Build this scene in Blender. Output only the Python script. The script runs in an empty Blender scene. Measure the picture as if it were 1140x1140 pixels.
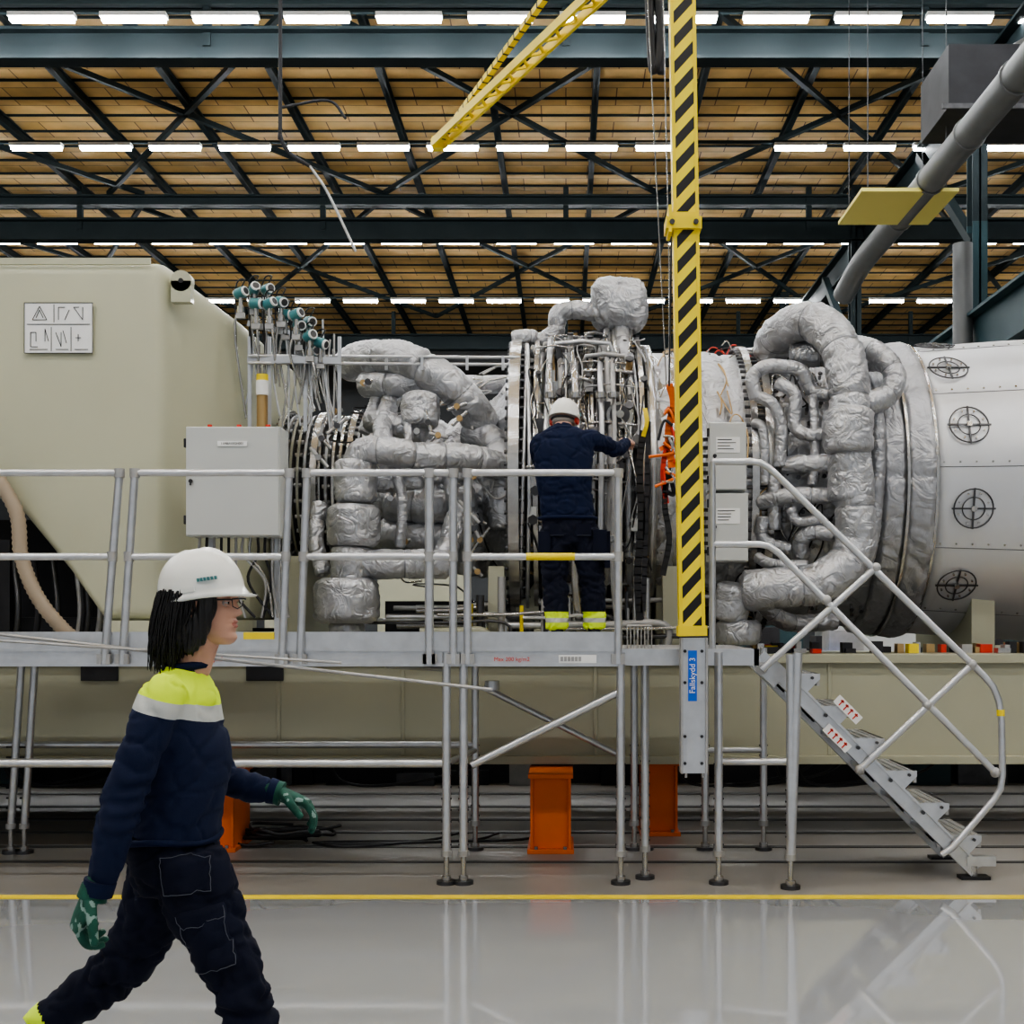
import bpy, math, random
from mathutils import Vector, Matrix, noise
random.seed(7)
F=1425.0; VX=630.0; VY=686.0; HC=1.63
V=Vector
def W(px,py,d): return V(((px-VX)*d/F, d, HC+(VY-py)*d/F))
def clamp(x,a,b): return max(a,min(b,x))

# ------------------------------------------------------------------ materials
def mat(name,col,rough=0.5,metal=0.0,var=0.0,vscale=3.0,bump=0.0,bscale=30.0,bdist=0.01,emis=None,estr=0,coat=0.0,stretch=None,rvar=0.0,spec=None,crease=0.0,cscale=9.0):
    m=bpy.data.materials.new(name); m.use_nodes=True
    nt=m.node_tree; b=nt.nodes['Principled BSDF']
    b.inputs['Base Color'].default_value=(*col,1); b.inputs['Roughness'].default_value=rough
    b.inputs['Metallic'].default_value=metal
    if spec is not None: b.inputs['Specular IOR Level'].default_value=spec
    if coat: b.inputs['Coat Weight'].default_value=coat
    tc=nt.nodes.new('ShaderNodeTexCoord'); src=tc.outputs['Object']
    if stretch:
        mp=nt.nodes.new('ShaderNodeMapping'); mp.inputs['Scale'].default_value=stretch
        nt.links.new(src,mp.inputs[0]); src=mp.outputs[0]
    if var or rvar:
        n=nt.nodes.new('ShaderNodeTexNoise'); n.inputs['Scale'].default_value=vscale; n.inputs['Detail'].default_value=5
        nt.links.new(src,n.inputs['Vector'])
        if var:
            r=nt.nodes.new('ShaderNodeMapRange'); r.inputs[1].default_value=.3;r.inputs[2].default_value=.7
            r.inputs[3].default_value=1-var; r.inputs[4].default_value=1+var
            nt.links.new(n.outputs['Fac'],r.inputs[0])
            mx=nt.nodes.new('ShaderNodeVectorMath'); mx.operation='SCALE'; mx.inputs[0].default_value=col
            nt.links.new(r.outputs[0],mx.inputs['Scale']); nt.links.new(mx.outputs[0],b.inputs['Base Color'])
        if rvar:
            r=nt.nodes.new('ShaderNodeMapRange'); r.inputs[1].default_value=.3;r.inputs[2].default_value=.7
            r.inputs[3].default_value=max(0,rough-rvar); r.inputs[4].default_value=rough+rvar
            nt.links.new(n.outputs['Fac'],r.inputs[0]); nt.links.new(r.outputs[0],b.inputs['Roughness'])
    last=None
    if bump:
        n=nt.nodes.new('ShaderNodeTexNoise'); n.inputs['Scale'].default_value=bscale; n.inputs['Detail'].default_value=4
        nt.links.new(src,n.inputs['Vector'])
        bp=nt.nodes.new('ShaderNodeBump'); bp.inputs['Strength'].default_value=bump; bp.inputs['Distance'].default_value=bdist
        nt.links.new(n.outputs['Fac'],bp.inputs['Height']); nt.links.new(bp.outputs[0],b.inputs['Normal']); last=bp
    if crease:
        n=nt.nodes.new('ShaderNodeTexNoise'); n.inputs['Scale'].default_value=cscale; n.inputs['Detail'].default_value=2; n.inputs['Distortion'].default_value=1.2
        nt.links.new(src,n.inputs['Vector'])
        a=nt.nodes.new('ShaderNodeMath');a.operation='SUBTRACT';a.inputs[1].default_value=.5;nt.links.new(n.outputs['Fac'],a.inputs[0])
        c=nt.nodes.new('ShaderNodeMath');c.operation='ABSOLUTE';nt.links.new(a.outputs[0],c.inputs[0])
        d=nt.nodes.new('ShaderNodeMath');d.operation='MULTIPLY';d.inputs[1].default_value=5;d.use_clamp=True;nt.links.new(c.outputs[0],d.inputs[0])
        bp=nt.nodes.new('ShaderNodeBump'); bp.inputs['Strength'].default_value=crease; bp.inputs['Distance'].default_value=.012
        nt.links.new(d.outputs[0],bp.inputs['Height'])
        if last: nt.links.new(last.outputs[0],bp.inputs['Normal'])
        nt.links.new(bp.outputs[0],b.inputs['Normal'])
    if emis:
        b.inputs['Emission Color'].default_value=(*emis,1); b.inputs['Emission Strength'].default_value=estr
    return m
def stripe_mat(name,c1,c2,period,slope=1.0,duty=.5):
    m=mat(name,c1,.45); nt=m.node_tree; b=nt.nodes['Principled BSDF']
    tc=nt.nodes.new('ShaderNodeTexCoord'); sp=nt.nodes.new('ShaderNodeSeparateXYZ'); nt.links.new(tc.outputs['Object'],sp.inputs[0])
    a=nt.nodes.new('ShaderNodeMath'); a.operation='MULTIPLY_ADD'; a.inputs[1].default_value=slope
    nt.links.new(sp.outputs[0],a.inputs[0]); nt.links.new(sp.outputs[2],a.inputs[2])
    d=nt.nodes.new('ShaderNodeMath'); d.operation='DIVIDE'; d.inputs[1].default_value=period; nt.links.new(a.outputs[0],d.inputs[0])
    f=nt.nodes.new('ShaderNodeMath'); f.operation='FRACT'; nt.links.new(d.outputs[0],f.inputs[0])
    g=nt.nodes.new('ShaderNodeMath'); g.operation='GREATER_THAN'; g.inputs[1].default_value=duty; nt.links.new(f.outputs[0],g.inputs[0])
    mx=nt.nodes.new('ShaderNodeMix'); mx.data_type='RGBA'; mx.inputs[6].default_value=(*c1,1); mx.inputs[7].default_value=(*c2,1)
    nt.links.new(g.outputs[0],mx.inputs[0]); nt.links.new(mx.outputs[2],b.inputs['Base Color'])
    return m
def band_mat(name,base,bands,slope=0.0,bump=.25):
    # cloth whose colour bands are sewn at fixed heights (z + slope*x); bands = list of (threshold above which, colour)
    m=mat(name,base,.85,0,bump=bump,bscale=260,bdist=.002,spec=.25); nt=m.node_tree; b=nt.nodes['Principled BSDF']
    tc=nt.nodes.new('ShaderNodeTexCoord'); sp=nt.nodes.new('ShaderNodeSeparateXYZ'); nt.links.new(tc.outputs['Object'],sp.inputs[0])
    a=nt.nodes.new('ShaderNodeMath'); a.operation='MULTIPLY_ADD'; a.inputs[1].default_value=slope
    nt.links.new(sp.outputs[0],a.inputs[0]); nt.links.new(sp.outputs[2],a.inputs[2])
    prev=None
    for th,col in bands:
        g=nt.nodes.new('ShaderNodeMath'); g.operation='GREATER_THAN'; g.inputs[1].default_value=th; nt.links.new(a.outputs[0],g.inputs[0])
        mx=nt.nodes.new('ShaderNodeMix'); mx.data_type='RGBA'; mx.inputs[6].default_value=(*base,1); mx.inputs[7].default_value=(*col,1)
        if prev: nt.links.new(prev,mx.inputs[6])
        nt.links.new(g.outputs[0],mx.inputs[0]); prev=mx.outputs[2]
    nt.links.new(prev,b.inputs['Base Color'])
    return m

M={}
M['foil']=mat('insulation_foil',(.47,.475,.495),.38,.64,var=.18,vscale=6,bump=.38,bscale=18,bdist=.02,rvar=.1,crease=.65,cscale=8)
M['foil2']=mat('insulation_foil_grey',(.40,.405,.425),.42,.6,var=.16,vscale=5,bump=.38,bscale=15,bdist=.02,crease=.6,cscale=6)
M['seam']=mat('insulation_seam_tape',(.26,.265,.28),.45,.5)
M['casing']=mat('silver_painted_casing',(.60,.61,.63),.38,.35,var=.05,vscale=2,bump=.08,bscale=6)
M['steel']=mat('stainless_steel',(.48,.47,.455),.27,.9,var=.15,vscale=10)
M['dsteel']=mat('dark_machined_steel',(.09,.09,.095),.4,.8,var=.2,vscale=8)
M['galv']=mat('galvanised_aluminium',(.60,.61,.63),.33,.8,var=.08,vscale=12,bump=.05,bscale=40)
M['galvd']=mat('dull_aluminium',(.42,.415,.41),.5,.5,var=.12,vscale=9)
M['beige']=mat('beige_green_paint',(.50,.50,.365),.36,0,var=.05,vscale=1.2,coat=.15)
M['beige2']=mat('beige_skid_paint',(.41,.405,.30),.4,0,var=.05,vscale=1.5)
M['green']=mat('dark_green_steel_paint',(.018,.029,.033),.6,0,var=.15,vscale=1,spec=.25)
M['green2']=mat('teal_green_beam_paint',(.030,.065,.075),.5,0,var=.1,vscale=1,spec=.3)
M['black']=mat('black_rubber',(.012,.012,.014),.5)
M['dark']=mat('dark_grey_equipment',(.030,.030,.034),.6,0,var=.2,spec=.3)
M['yellow']=mat('safety_yellow_paint',(.86,.66,.02),.42,0,var=.05)
M['paleyel']=mat('pale_yellow_panel',(.85,.75,.20),.5)
M['stripe']=stripe_mat('yellow_black_hazard_stripes',(.90,.72,.03),(.008,.008,.008),.150,-1.1,.5)
M['orange']=mat('orange_steel_paint',(.80,.16,.015),.42,0,var=.08)
M['cab']=mat('cabinet_grey_paint',(.54,.555,.54),.38,0,var=.02)
M['white']=mat('white_paint',(.85,.85,.84),.4)
M['red']=mat('red_plastic',(.62,.04,.02),.4)
M['teal']=mat('teal_transmitter_paint',(.06,.22,.24),.35,.1)
M['blue']=mat('blue_label',(.01,.12,.60),.4)
M['copper']=mat('brass_fittings',(.50,.34,.16),.35,.8)
M['tan']=mat('tan_hose_rubber',(.36,.29,.215),.55)
M['ink']=mat('black_print',(.02,.02,.02),.6)
M['lamp']=mat('fluorescent_tube_glow',(1,1,1),.5,emis=(.96,.985,1.0),estr=88)
M['duct']=mat('galvanised_duct',(.18,.185,.185),.5,.4,var=.1,vscale=2)

# ------------------------------------------------------------------ mesh builder
def catmull(pts,n=6):
    P=[V(p) for p in pts]
    if len(P)<3:
        out=[]
        for i in range(n*2+1): out.append(P[0].lerp(P[1],i/(n*2)))
        return out
    P=[P[0]*2-P[1]]+P+[P[-1]*2-P[-2]]
    out=[]
    for i in range(1,len(P)-2):
        a,b,c,d=P[i-1:i+3]
        for k in range(n):
            t=k/n
            out.append(.5*((2*b)+(c-a)*t+(2*a-5*b+4*c-d)*t*t+(3*b-a-3*c+d)*t**3))
    out.append(P[-2]); return out
class MB:
    def __init__(s): s.v=[];s.f=[];s.m=[];s.s=[];s.mats=[]
    def mi(s,k):
        if k not in s.mats: s.mats.append(k)
        return s.mats.index(k)
    def add(s,vs,fs,k,smooth=False):
        o=len(s.v); s.v+= [tuple(v) for v in vs]; i=s.mi(k)
        for f in fs: s.f.append([x+o for x in f]); s.m.append(i); s.s.append(smooth)
    def obox(s,c,ax,ay,az,k):
        c=V(c);vs=[c+ax*x+ay*y+az*z for z in(-1,1) for y in(-1,1) for x in(-1,1)]
        s.add(vs,[(0,2,3,1),(4,5,7,6),(0,1,5,4),(2,6,7,3),(0,4,6,2),(1,3,7,5)],k)
    def box(s,a,b,k):
        a=V(a);b=V(b);c=(a+b)/2;h=(b-a)/2
        s.obox(c,V((h.x,0,0)),V((0,h.y,0)),V((0,0,h.z)),k)
    def beam(s,p,q,w,h,k,up=(0,0,1)):
        p=V(p);q=V(q);d=q-p;L=d.length
        if L<1e-6:return
        d/=L;u=V(up)
        if abs(d.dot(u))>.98:u=V((0,1,0))
        side=d.cross(u).normalized();u=side.cross(d)
        s.obox((p+q)/2,d*L/2,side*w/2,u*h/2,k)
    def ibeam(s,p,q,w,h,k,t=.03,up=(0,0,1)):
        p=V(p);q=V(q);u=V(up)
        s.beam(p,q,t,h,k,up)
        for sg in(-1,1): s.beam(p+u*sg*(h/2-t/2),q+u*sg*(h/2-t/2),w,t,k,up)
    def tube(s,pts,r,k,seg=10,caps=True,smooth=True,rf=None):
        P=[V(p) for p in pts];n=len(P)
        R=r if isinstance(r,(list,tuple)) else [r]*n
        T=[]
        for i in range(n):
            a=P[max(0,i-1)];b=P[min(n-1,i+1)];T.append((b-a).normalized())
        u=V((0,0,1)) if abs(T[0].z)<.9 else V((0,1,0))
        u=(u-T[0]*u.dot(T[0])).normalized();vs=[]
        for i in range(n):
            u=(u-T[i]*u.dot(T[i]))
            u=u.normalized() if u.length>1e-6 else V((1,0,0))
            w=T[i].cross(u)
            for j in range(seg):
                a=2*math.pi*j/seg
                d=u*math.cos(a)+w*math.sin(a)
                rr=R[i]*(rf(P[i],d,i,a) if rf else 1)
                vs.append(P[i]+d*rr)
        fs=[(i*seg+j,i*seg+(j+1)%seg,(i+1)*seg+(j+1)%seg,(i+1)*seg+j) for i in range(n-1) for j in range(seg)]
        s.add(vs,fs,k,smooth)
        if caps:
            s.add(vs[:seg],[tuple(range(seg))[::-1]],k); s.add(vs[-seg:],[tuple(range(seg))],k)
    def cyl(s,p,q,r,k,seg=16,r2=None): s.tube([p,q],[r,r if r2 is None else r2],k,seg)
    def pipe(s,pts,r,k,seg=8,n=6): s.tube(catmull(pts,n),r,k,seg)
    def quilt(s,pts,r,k='foil',seg=40,cinch=2.6,amp=.06,r2=None,seed=0,tape=True):
        C=catmull(pts,10)
        L=[0]
        for a,b in zip(C,C[1:]):L.append(L[-1]+(b-a).length)
        tot=L[-1];step=max(.010,r*.10);m=max(6,int(tot/step));P=[];j=0
        for i in range(m+1):
            t=tot*i/m
            while j<len(L)-2 and L[j+1]<t:j+=1
            P.append(C[j].lerp(C[j+1],clamp((t-L[j])/max(1e-6,L[j+1]-L[j]),0,1)))
        nseg=max(1,round(tot/(r*cinch)));sl=tot/nseg;R=[]
        for i in range(m+1):
            t=tot*i/m;ph=(t%sl)/sl;d=min(ph,1-ph)*sl
            e=min(t,tot-t)
            rr=r if r2 is None else r+(r2-r)*i/m
            rr*=1-.10*math.exp(-(d/(r*.09))**2)+.03*math.sin(math.pi*ph)
            if e<r*.2: rr*=.86+.14*math.sqrt(max(0,e/(r*.2)))
            R.append(rr)
        o=V((seed*3.1,seed*1.7,0));fr=1.0/r
        def rf(p,d,i,a):
            q=p+d*r
            n2=noise.noise(q*fr*2.0+o);n3=noise.noise(q*fr*4.0-o)
            return 1+amp*noise.noise(q*fr*1.2+o)-.065*max(0,1-abs(n2)*6)-.035*max(0,1-abs(n3)*6)+amp*.4*n3
        s.tube(P,R,k,seg,True,True,rf)
        if tape:
            for q in range(1,nseg):
                i=int(round(q*sl/tot*m))
                if 0<i<m:
                    t=(P[i+1]-P[i-1]).normalized()
                    s.tube([P[i]-t*r*.045,P[i]+t*r*.045],r*.945,'seam',28,caps=False)
    def rev(s,prof,k,cen,seg=96,a0=0,a1=2*math.pi,disp=None,axis='x',smooth=True,sub=0):
        if sub:
            q=[]
            for (x0,r0),(x1,r1) in zip(prof,prof[1:]):
                n=max(1,int(abs(x1-x0)/sub))
                for i in range(n): q.append((x0+(x1-x0)*i/n,r0+(r1-r0)*i/n))
            q.append(prof[-1]);prof=q
        full=abs(a1-a0-2*math.pi)<1e-6;cols=seg if full else seg+1;vs=[]
        for x,R in prof:
            for j in range(cols):
                a=a0+(a1-a0)*j/seg
                rr=R+(disp(x,a,R) if disp else 0)
                vs.append((x,cen[0]-rr*math.cos(a),cen[1]+rr*math.sin(a)))
        fs=[]
        for i in range(len(prof)-1):
            for j in range(seg):
                j2=(j+1)%cols if full else j+1
                fs.append((i*cols+j,i*cols+j2,(i+1)*cols+j2,(i+1)*cols+j))
        s.add(vs,fs,k,smooth)
    def sphere(s,c,r,k,seg=14,ring=9,sc=(1,1,1)):
        c=V(c);vs=[];fs=[]
        for i in range(ring+1):
            t=math.pi*i/ring
            for j in range(seg):
                a=2*math.pi*j/seg
                vs.append((c.x+r*sc[0]*math.sin(t)*math.cos(a),c.y+r*sc[1]*math.sin(t)*math.sin(a),c.z+r*sc[2]*math.cos(t)))
        for i in range(ring):
            for j in range(seg): fs.append((i*seg+j,(i+1)*seg+j,(i+1)*seg+(j+1)%seg,i*seg+(j+1)%seg))
        s.add(vs,fs,k,True)
    def loft(s,secs,k,smooth=True,caps=True):
        n=len(secs[0]);vs=[p for c in secs for p in c]
        fs=[(i*n+j,i*n+(j+1)%n,(i+1)*n+(j+1)%n,(i+1)*n+j) for i in range(len(secs)-1) for j in range(n)]
        if caps: fs+= [tuple(range(n))[::-1],tuple(range((len(secs)-1)*n,len(secs)*n))]
        s.add(vs,fs,k,smooth)
    def build(s,name,parent=None,bevel=0):
        me=bpy.data.meshes.new(name);me.from_pydata(s.v,[],s.f);me.update()
        for k in s.mats: me.materials.append(M[k])
        me.polygons.foreach_set('material_index',s.m);me.polygons.foreach_set('use_smooth',s.s)
        o=bpy.data.objects.new(name,me);bpy.context.collection.objects.link(o)
        if parent:o.parent=parent
        if bevel:
            b=o.modifiers.new('bevel','BEVEL');b.width=bevel;b.segments=2;b.limit_method='ANGLE'
        return o
def empty(name,loc=(0,0,0)):
    e=bpy.data.objects.new(name,None);bpy.context.collection.objects.link(e);return e
def text(name,body,origin,size,k,xa=(1,0,0),ya=(0,0,1),parent=None,align='CENTER'):
    c=bpy.data.curves.new(name,'FONT');c.body=body;c.size=size;c.align_x=align;c.align_y='CENTER';c.extrude=.0005
    c.materials.append(M[k]);o=bpy.data.objects.new(name,c);bpy.context.collection.objects.link(o)
    x=V(xa);y=V(ya);z=x.cross(y);m=Matrix((x,y,z)).transposed().to_4x4();m.translation=V(origin);o.matrix_world=m
    if parent:o.parent=parent
    return o

# ------------------------------------------------------------------ room shell
M['epoxy']=mat('glossy_grey_epoxy',(.36,.37,.385),.06,0,var=.04,vscale=.7,rvar=.03,bump=.03,bscale=2,coat=1.0)
M['epoxy'].node_tree.nodes['Principled BSDF'].inputs['Coat Roughness'].default_value=.04
M['conc']=mat('worn_workshop_floor',(.27,.255,.235),.34,0,var=.10,vscale=1.6,stretch=(.6,1.6,1),rvar=.04)
M['rail']=mat('recessed_floor_rail',(.07,.068,.065),.5,.3)
b=MB()
YL=7.36
b.add([(-30,-12,0),(30,-12,0),(30,YL,0),(-30,YL,0)],[(0,1,2,3)],'epoxy')
b.add([(-30,YL,0),(30,YL,0),(30,60,0),(-30,60,0)],[(0,1,2,3)],'conc')
b.build('floor')
b=MB();b.box((-28,7.38,0),(28,7.47,.003),'yellow');b.build('floor_marking_line')
b=MB()
for y,w in((8.45,.04),(9.0,.06),(9.6,.05),(10.2,.08),(10.9,.08),(11.7,.1),(13.2,.16),(15,.3)):
    b.box((-28,y,0),(28,y+w,.008),'rail')
    if w<.09: b.box((-28,y+w+.02,0),(28,y+w+.04,.006),'galvd')
b.build('floor_rail_tracks')
wm=bpy.data.materials.new('plywood_roof_panels');wm.use_nodes=True;nt=wm.node_tree;pb=nt.nodes['Principled BSDF'];pb.inputs['Roughness'].default_value=.6
tc=nt.nodes.new('ShaderNodeTexCoord');br=nt.nodes.new('ShaderNodeTexBrick')
br.inputs['Color1'].default_value=(.80,.53,.21,1);br.inputs['Color2'].default_value=(.63,.40,.14,1);br.inputs['Mortar'].default_value=(.16,.09,.04,1)
br.inputs['Scale'].default_value=1;br.inputs['Mortar Size'].default_value=.015;br.inputs['Brick Width'].default_value=1.22;br.inputs['Row Height'].default_value=1.05
nt.links.new(tc.outputs['Object'],br.inputs['Vector'])
nn=nt.nodes.new('ShaderNodeTexNoise');nn.inputs['Scale'].default_value=1.2;nn.inputs['Detail'].default_value=6;nt.links.new(tc.outputs['Object'],nn.inputs['Vector'])
mx=nt.nodes.new('ShaderNodeMix');mx.data_type='RGBA';mx.blend_type='MULTIPLY';mx.inputs[0].default_value=.5
mr=nt.nodes.new('ShaderNodeMapRange');mr.inputs[1].default_value=.3;mr.inputs[2].default_value=.7;mr.inputs[3].default_value=.55;mr.inputs[4].default_value=1.25
nt.links.new(nn.outputs['Fac'],mr.inputs[0]);nt.links.new(br.outputs['Color'],mx.inputs[6]);nt.links.new(mr.outputs[0],mx.inputs[7]);nt.links.new(mx.outputs[2],pb.inputs['Base Color'])
M['wood']=wm
ZR=14.2
b=MB();b.box((-30,-12,ZR),(30,60,ZR+.2),'wood');b.build('ceiling')
M['wallb']=mat('dark_hall_wall',(.06,.065,.07),.6,0,var=.2,vscale=.6)
b=MB();b.box((-30,59.8,0),(30,60,ZR),'wallb');b.build('wall_back')
b=MB();b.box((-30.2,-12,0),(-30,60,ZR),'wallb');b.build('wall_left')
b=MB();b.box((30,-12,0),(30.2,60,ZR),'wallb');b.build('wall_right')
b=MB()
y=10.0
while y<59:
    b.beam((-29.5,y,ZR-.03),(29.5,y,ZR-.03),.05,.05,'green');y+=1.05
for i in range(-12,13):
    X=.70+i*2.45
    if abs(X)<29: b.ibeam((X,8,ZR-.22),(X,59,ZR-.22),.15,.24,'green',.03)
for yb,zb in((25.0,12.75),(36.9,12.75),(52.0,12.75)):
    b.ibeam((-29.5,yb,zb),(29.5,yb,zb),.45,.62,'green',.06)
    for xx in range(-28,29,7):
        b.beam((xx,yb,zb),(xx,yb,ZR-.2),.15,.15,'green')
b.ibeam((-29.5,25.0,13.75),(29.5,25.0,13.75),.4,.5,'green',.06)
b.ibeam((-29.5,36.9,13.6),(29.5,36.9,13.6),.3,.3,'green',.06)
b.ibeam((-29.5,13.0,12.75),(29.5,13.0,12.75),.45,.62,'green',.06)
for ya,yb in((13.2,24.9),(25.1,36.8),(37.1,51.9)):
    hw=3.95
    for c in (-22.6,-14.8,-7.9,0,7.9,15.8,23.6):
        cc=c-1.3
        for sg in(-1,1):
            b.beam((cc-sg*hw,ya,ZR-.42),(cc+sg*hw,yb,ZR-.42),.12,.12,'green')
b.build('roof_steelwork')
b=MB()
for r,(yr,xs0,st) in enumerate(((24.0,-9.82,1.72),(30.6,-11.0,1.66),(38.3,-11.8,1.72),(45.5,-12.4,1.7),(17,-9.8,1.72),(10,-9.8,1.72),(3,-9.8,1.72),(-4,-9.8,1.72))):
    zl=12.83 if yr>20 else 13.0
    b.box((-24,yr-.05,zl+.1),(24,yr+.05,zl+.16),'green')
    for i in range(-8,20):
        X=xs0+i*st
        if abs(X)>23: continue
        if r==1 and abs(X-3.42)<.9 : continue
        b.box((X-.62,yr-.10,zl+.02),(X+.62,yr+.10,zl+.1),'white')
        b.box((X-.59,yr-.07,zl-.05),(X+.59,yr+.07,zl+.02),'lamp')
b.build('fluorescent_ceiling_lights')

b=MB()
b.ibeam((8.0,9,7.0),(8.0,59,7.0),.45,1.0,'green2',.06)
b.box((7.9,9,7.5),(8.1,59,7.58),'dsteel')
for yy in(26,37,49): 
    b.ibeam((8.35,yy,0),(8.35,yy,9.6),.3,.4,'green2',.04,up=(0,1,0))
    b.ibeam((8.35,yy,9.6),(8.35,yy,ZR-.2),.3,.4,'green',.04,up=(0,1,0))
    b.beam((8.3,yy,9.2),(8.3,yy+4,12.4),.2,.2,'green')
b.ibeam((8.6,8,12.4),(8.6,59,12.4),.5,.9,'green',.06)
b.build('crane_runway_beam')
b=MB()
b.tube(catmull([(6.0,11,8.8),(6.0,17,8.8),(6.0,23.5,8.8),(6.0,25.5,8.8),(5.98,26.3,8.72),(5.9,27.2,8.45)],8),.225,'duct',20)
for yy in(13,15,17,19,21,23): b.tube([(6,yy,8.8),(6,yy+.06,8.8)],.25,'duct',20)
b.tube([(7.75,25,8.9),(7.75,25,4)],.19,'duct',16)
b.tube(catmull([(9.5,19.0,11.9),(8.2,20,10.9),(7.3,20.8,10.5)],8),.38,'duct',18)
b.box((6.1,20.4,9.75),(8.3,22.0,10.75),'dark');b.box((6.0,20.38,9.72),(8.3,20.42,9.8),'dsteel')
b.box((8.8,15,9.6),(12,24,10.6),'dark')
b.build('ventilation_duct')
b=MB();b.box((4.85,21.0,8.6),(6.45,22.8,8.66),'paleyel')
for x in(5,6.3):
    for yy in(21.2,22.6): b.cyl((x,yy,8.66),(x,yy,ZR-.2),.010,'dsteel',6)
b.build('suspended_ceiling_panel')
b=MB()
b.pipe([W(312,120,17)+V((0,0,4)),W(312,120,17),W(312,150,17),W(322,170,17),W(345,185,17)],.026,'dark')
b.pipe([W(345,185,17),W(365,215,17),W(396,280,17)],.018,'galvd')
b.pipe([W(312,120,17),W(365,112,17.4),W(385,132,17.4)],.02,'dark')
b.build('hanging_service_arm')

b=MB()
cols=['red','yellow','blue','cab','teal','orange','dark','galvd','beige2']
for i in range(130):
    X=random.uniform(-11,12);Y=random.uniform(17,24);h=random.uniform(.3,1.5);w=random.uniform(.15,.6)
    b.box((X,Y,0),(X+w,Y+.5,h+.0),random.choice(cols+['dark']*4))
b.box((-14,16.6,0),(14,16.9,.75),'dark')  # not a crate: low dark beam added as shade on the floor behind the skid
b.build('storage_crates')
b=MB()
for i in range(14):
    X=-20+i*3; b.box((X,34,0),(X+2.3,36,random.uniform(1.8,4.2)),random.choice(['dark','cab','dark','beige2','green2']))
b.build('distant_machinery')

# ------------------------------------------------------------------ skid & stands
b=MB()
SF=9.3
b.box((-9,SF,.60),(8.5,SF+.12,1.34),'beige2')
b.box((-9,SF-.05,1.29),(8.5,SF+.45,1.355),'beige2')
b.box((-9,SF+2.55,1.20),(8.5,SF+2.95,1.30),'beige2')
for X in(-8,-6,-4,-2,0,2,4,6,8): b.box((X,SF+.1,.7),(X+.15,SF+2.7,1.22),'beige2')
b.box((-9,SF-.06,.56),(8.5,SF+.35,.62),'beige2')
b.box((-9,SF+2.7,.56),(8.5,SF+2.9,1.2),'beige2')
for X in (-6,-4.2,-2.1,-1.2,.2,1.9,3.4,5):
    b.box((X,SF-.010,.62),(X+.03,SF,1.29),'beige2')
for X in (-3.3,-2.1):
    b.box((X-.22,SF-.02,1.16),(X+.05,SF,1.27),'dark')
rnd=random.Random(31)
for i in range(12):
    X=rnd.uniform(-5.5,4);b.pipe([(X,9.5,.58),(X+.1,9.55,.4),(X+.4,9.6,.36),(X+.9,9.55,.45),(X+1.1,9.5,.58)],.012,'black',6)
b.build('turbine_skid_frame',bevel=.006)
b=MB()
b.box((-9,12.5,0),(8.5,12.8,.42),'dark')  # added dark block standing in for the shadowy gap below the skid
for i in range(26):
    X=rnd.uniform(-8.5,8);w_=rnd.uniform(.1,.5);b.box((X,12.3+rnd.random()*.1,0),(X+w_,12.49,rnd.uniform(.1,.42)),rnd.choice(['dark','dsteel','dark','galvd','green2','orange' if i%9==0 else 'dark']))
b.build('skid_shade_infill')
def stand(X,Y,w,h,name='support_stand'):
    b=MB();d=.5
    b.box((X-w/2-.02,Y-.03,0),(X+w/2+.02,Y+d,.03),'orange')
    b.box((X-w/2,Y,.03),(X-w/2+.02,Y+d-.03,h-.03),'orange');b.box((X+w/2-.02,Y,.03),(X+w/2,Y+d-.03,h-.03),'orange')
    b.box((X-w/2+.02,Y+.03,.03),(X+w/2-.02,Y+.05,h-.03),'orange')
    b.box((X-w/2-.015,Y-.02,h-.03),(X+w/2+.015,Y+d,h),'orange')
    for sx in(-1,1): b.cyl((X+sx*(w/2-.04),Y-.02,.03),(X+sx*(w/2-.04),Y-.02,.05),.015,'steel',6)
    b.build(name,bevel=.003)
stand(-.105,8.80,.28,.545);stand(.70,9.50,.26,.55);stand(-2.45,8.85,.3,.55);stand(3.9,9.6,.3,.55);stand(-5.2,9.5,.3,.55)
b=MB()
for i in range(9):
    c=V((-2.05+random.uniform(-.15,.15),9.15+random.uniform(-.12,.12),.02+.012*i));r=random.uniform(.16,.34)
    b.pipe([c+V((r*math.cos(a),r*.45*math.sin(a),random.uniform(0,.03))) for a in [k*math.pi/5+i for k in range(9)]],.012,'black',6)
for i in range(3):
    b.pipe([(-1.8,9.1,.02),(-1.5,8.95+.1*i,.02),(-1.0+.3*i,9.2,.02),(-.8+.3*i,9.5,.02)],.01,'black',6)
b.build('floor_cable_coil')

# ------------------------------------------------------------------ air intake plenum
def rrect(X,y0,y1,z0,z1,r,n=5):
    out=[]
    for cx,cz,a0 in((y1-r,z1-r,0),(y0+r,z1-r,90),(y0+r,z0+r,180),(y1-r,z0+r,270)):
        for i in range(n+1):
            a=math.radians(a0+90*i/n);out.append((X,cx+r*math.cos(a),cz+r*math.sin(a)))
    return out
PLE=empty('air_intake_plenum')
b=MB()
zt=W(0,290,9.0).z
secs=[(-6.4,9.0,13.2,2.9,zt),(-4.25,9.0,13.2,2.66,zt),(-3.98,9.0,13.2,2.54,zt),(-3.5,9.0,13.2,1.95,zt),(-3.27,9.0,13.2,1.62,zt),(-3.25,9.0,13.2,1.60,zt),(-2.90,9.0,13.2,1.60,zt),(-2.86,9.02,13.2,1.60,zt-.005),(-2.82,9.07,13.2,1.6,zt-.03),(-2.79,9.14,13.1,1.6,zt-.06),(-2.46,9.62,12.2,1.60,3.84),(-2.42,9.68,12.1,1.60,3.8),(-2.40,9.72,12.1,1.62,3.78)]
R=[rrect(*s,.10) for s in secs]
b.loft(R,'beige',smooth=True,caps=False)
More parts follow.
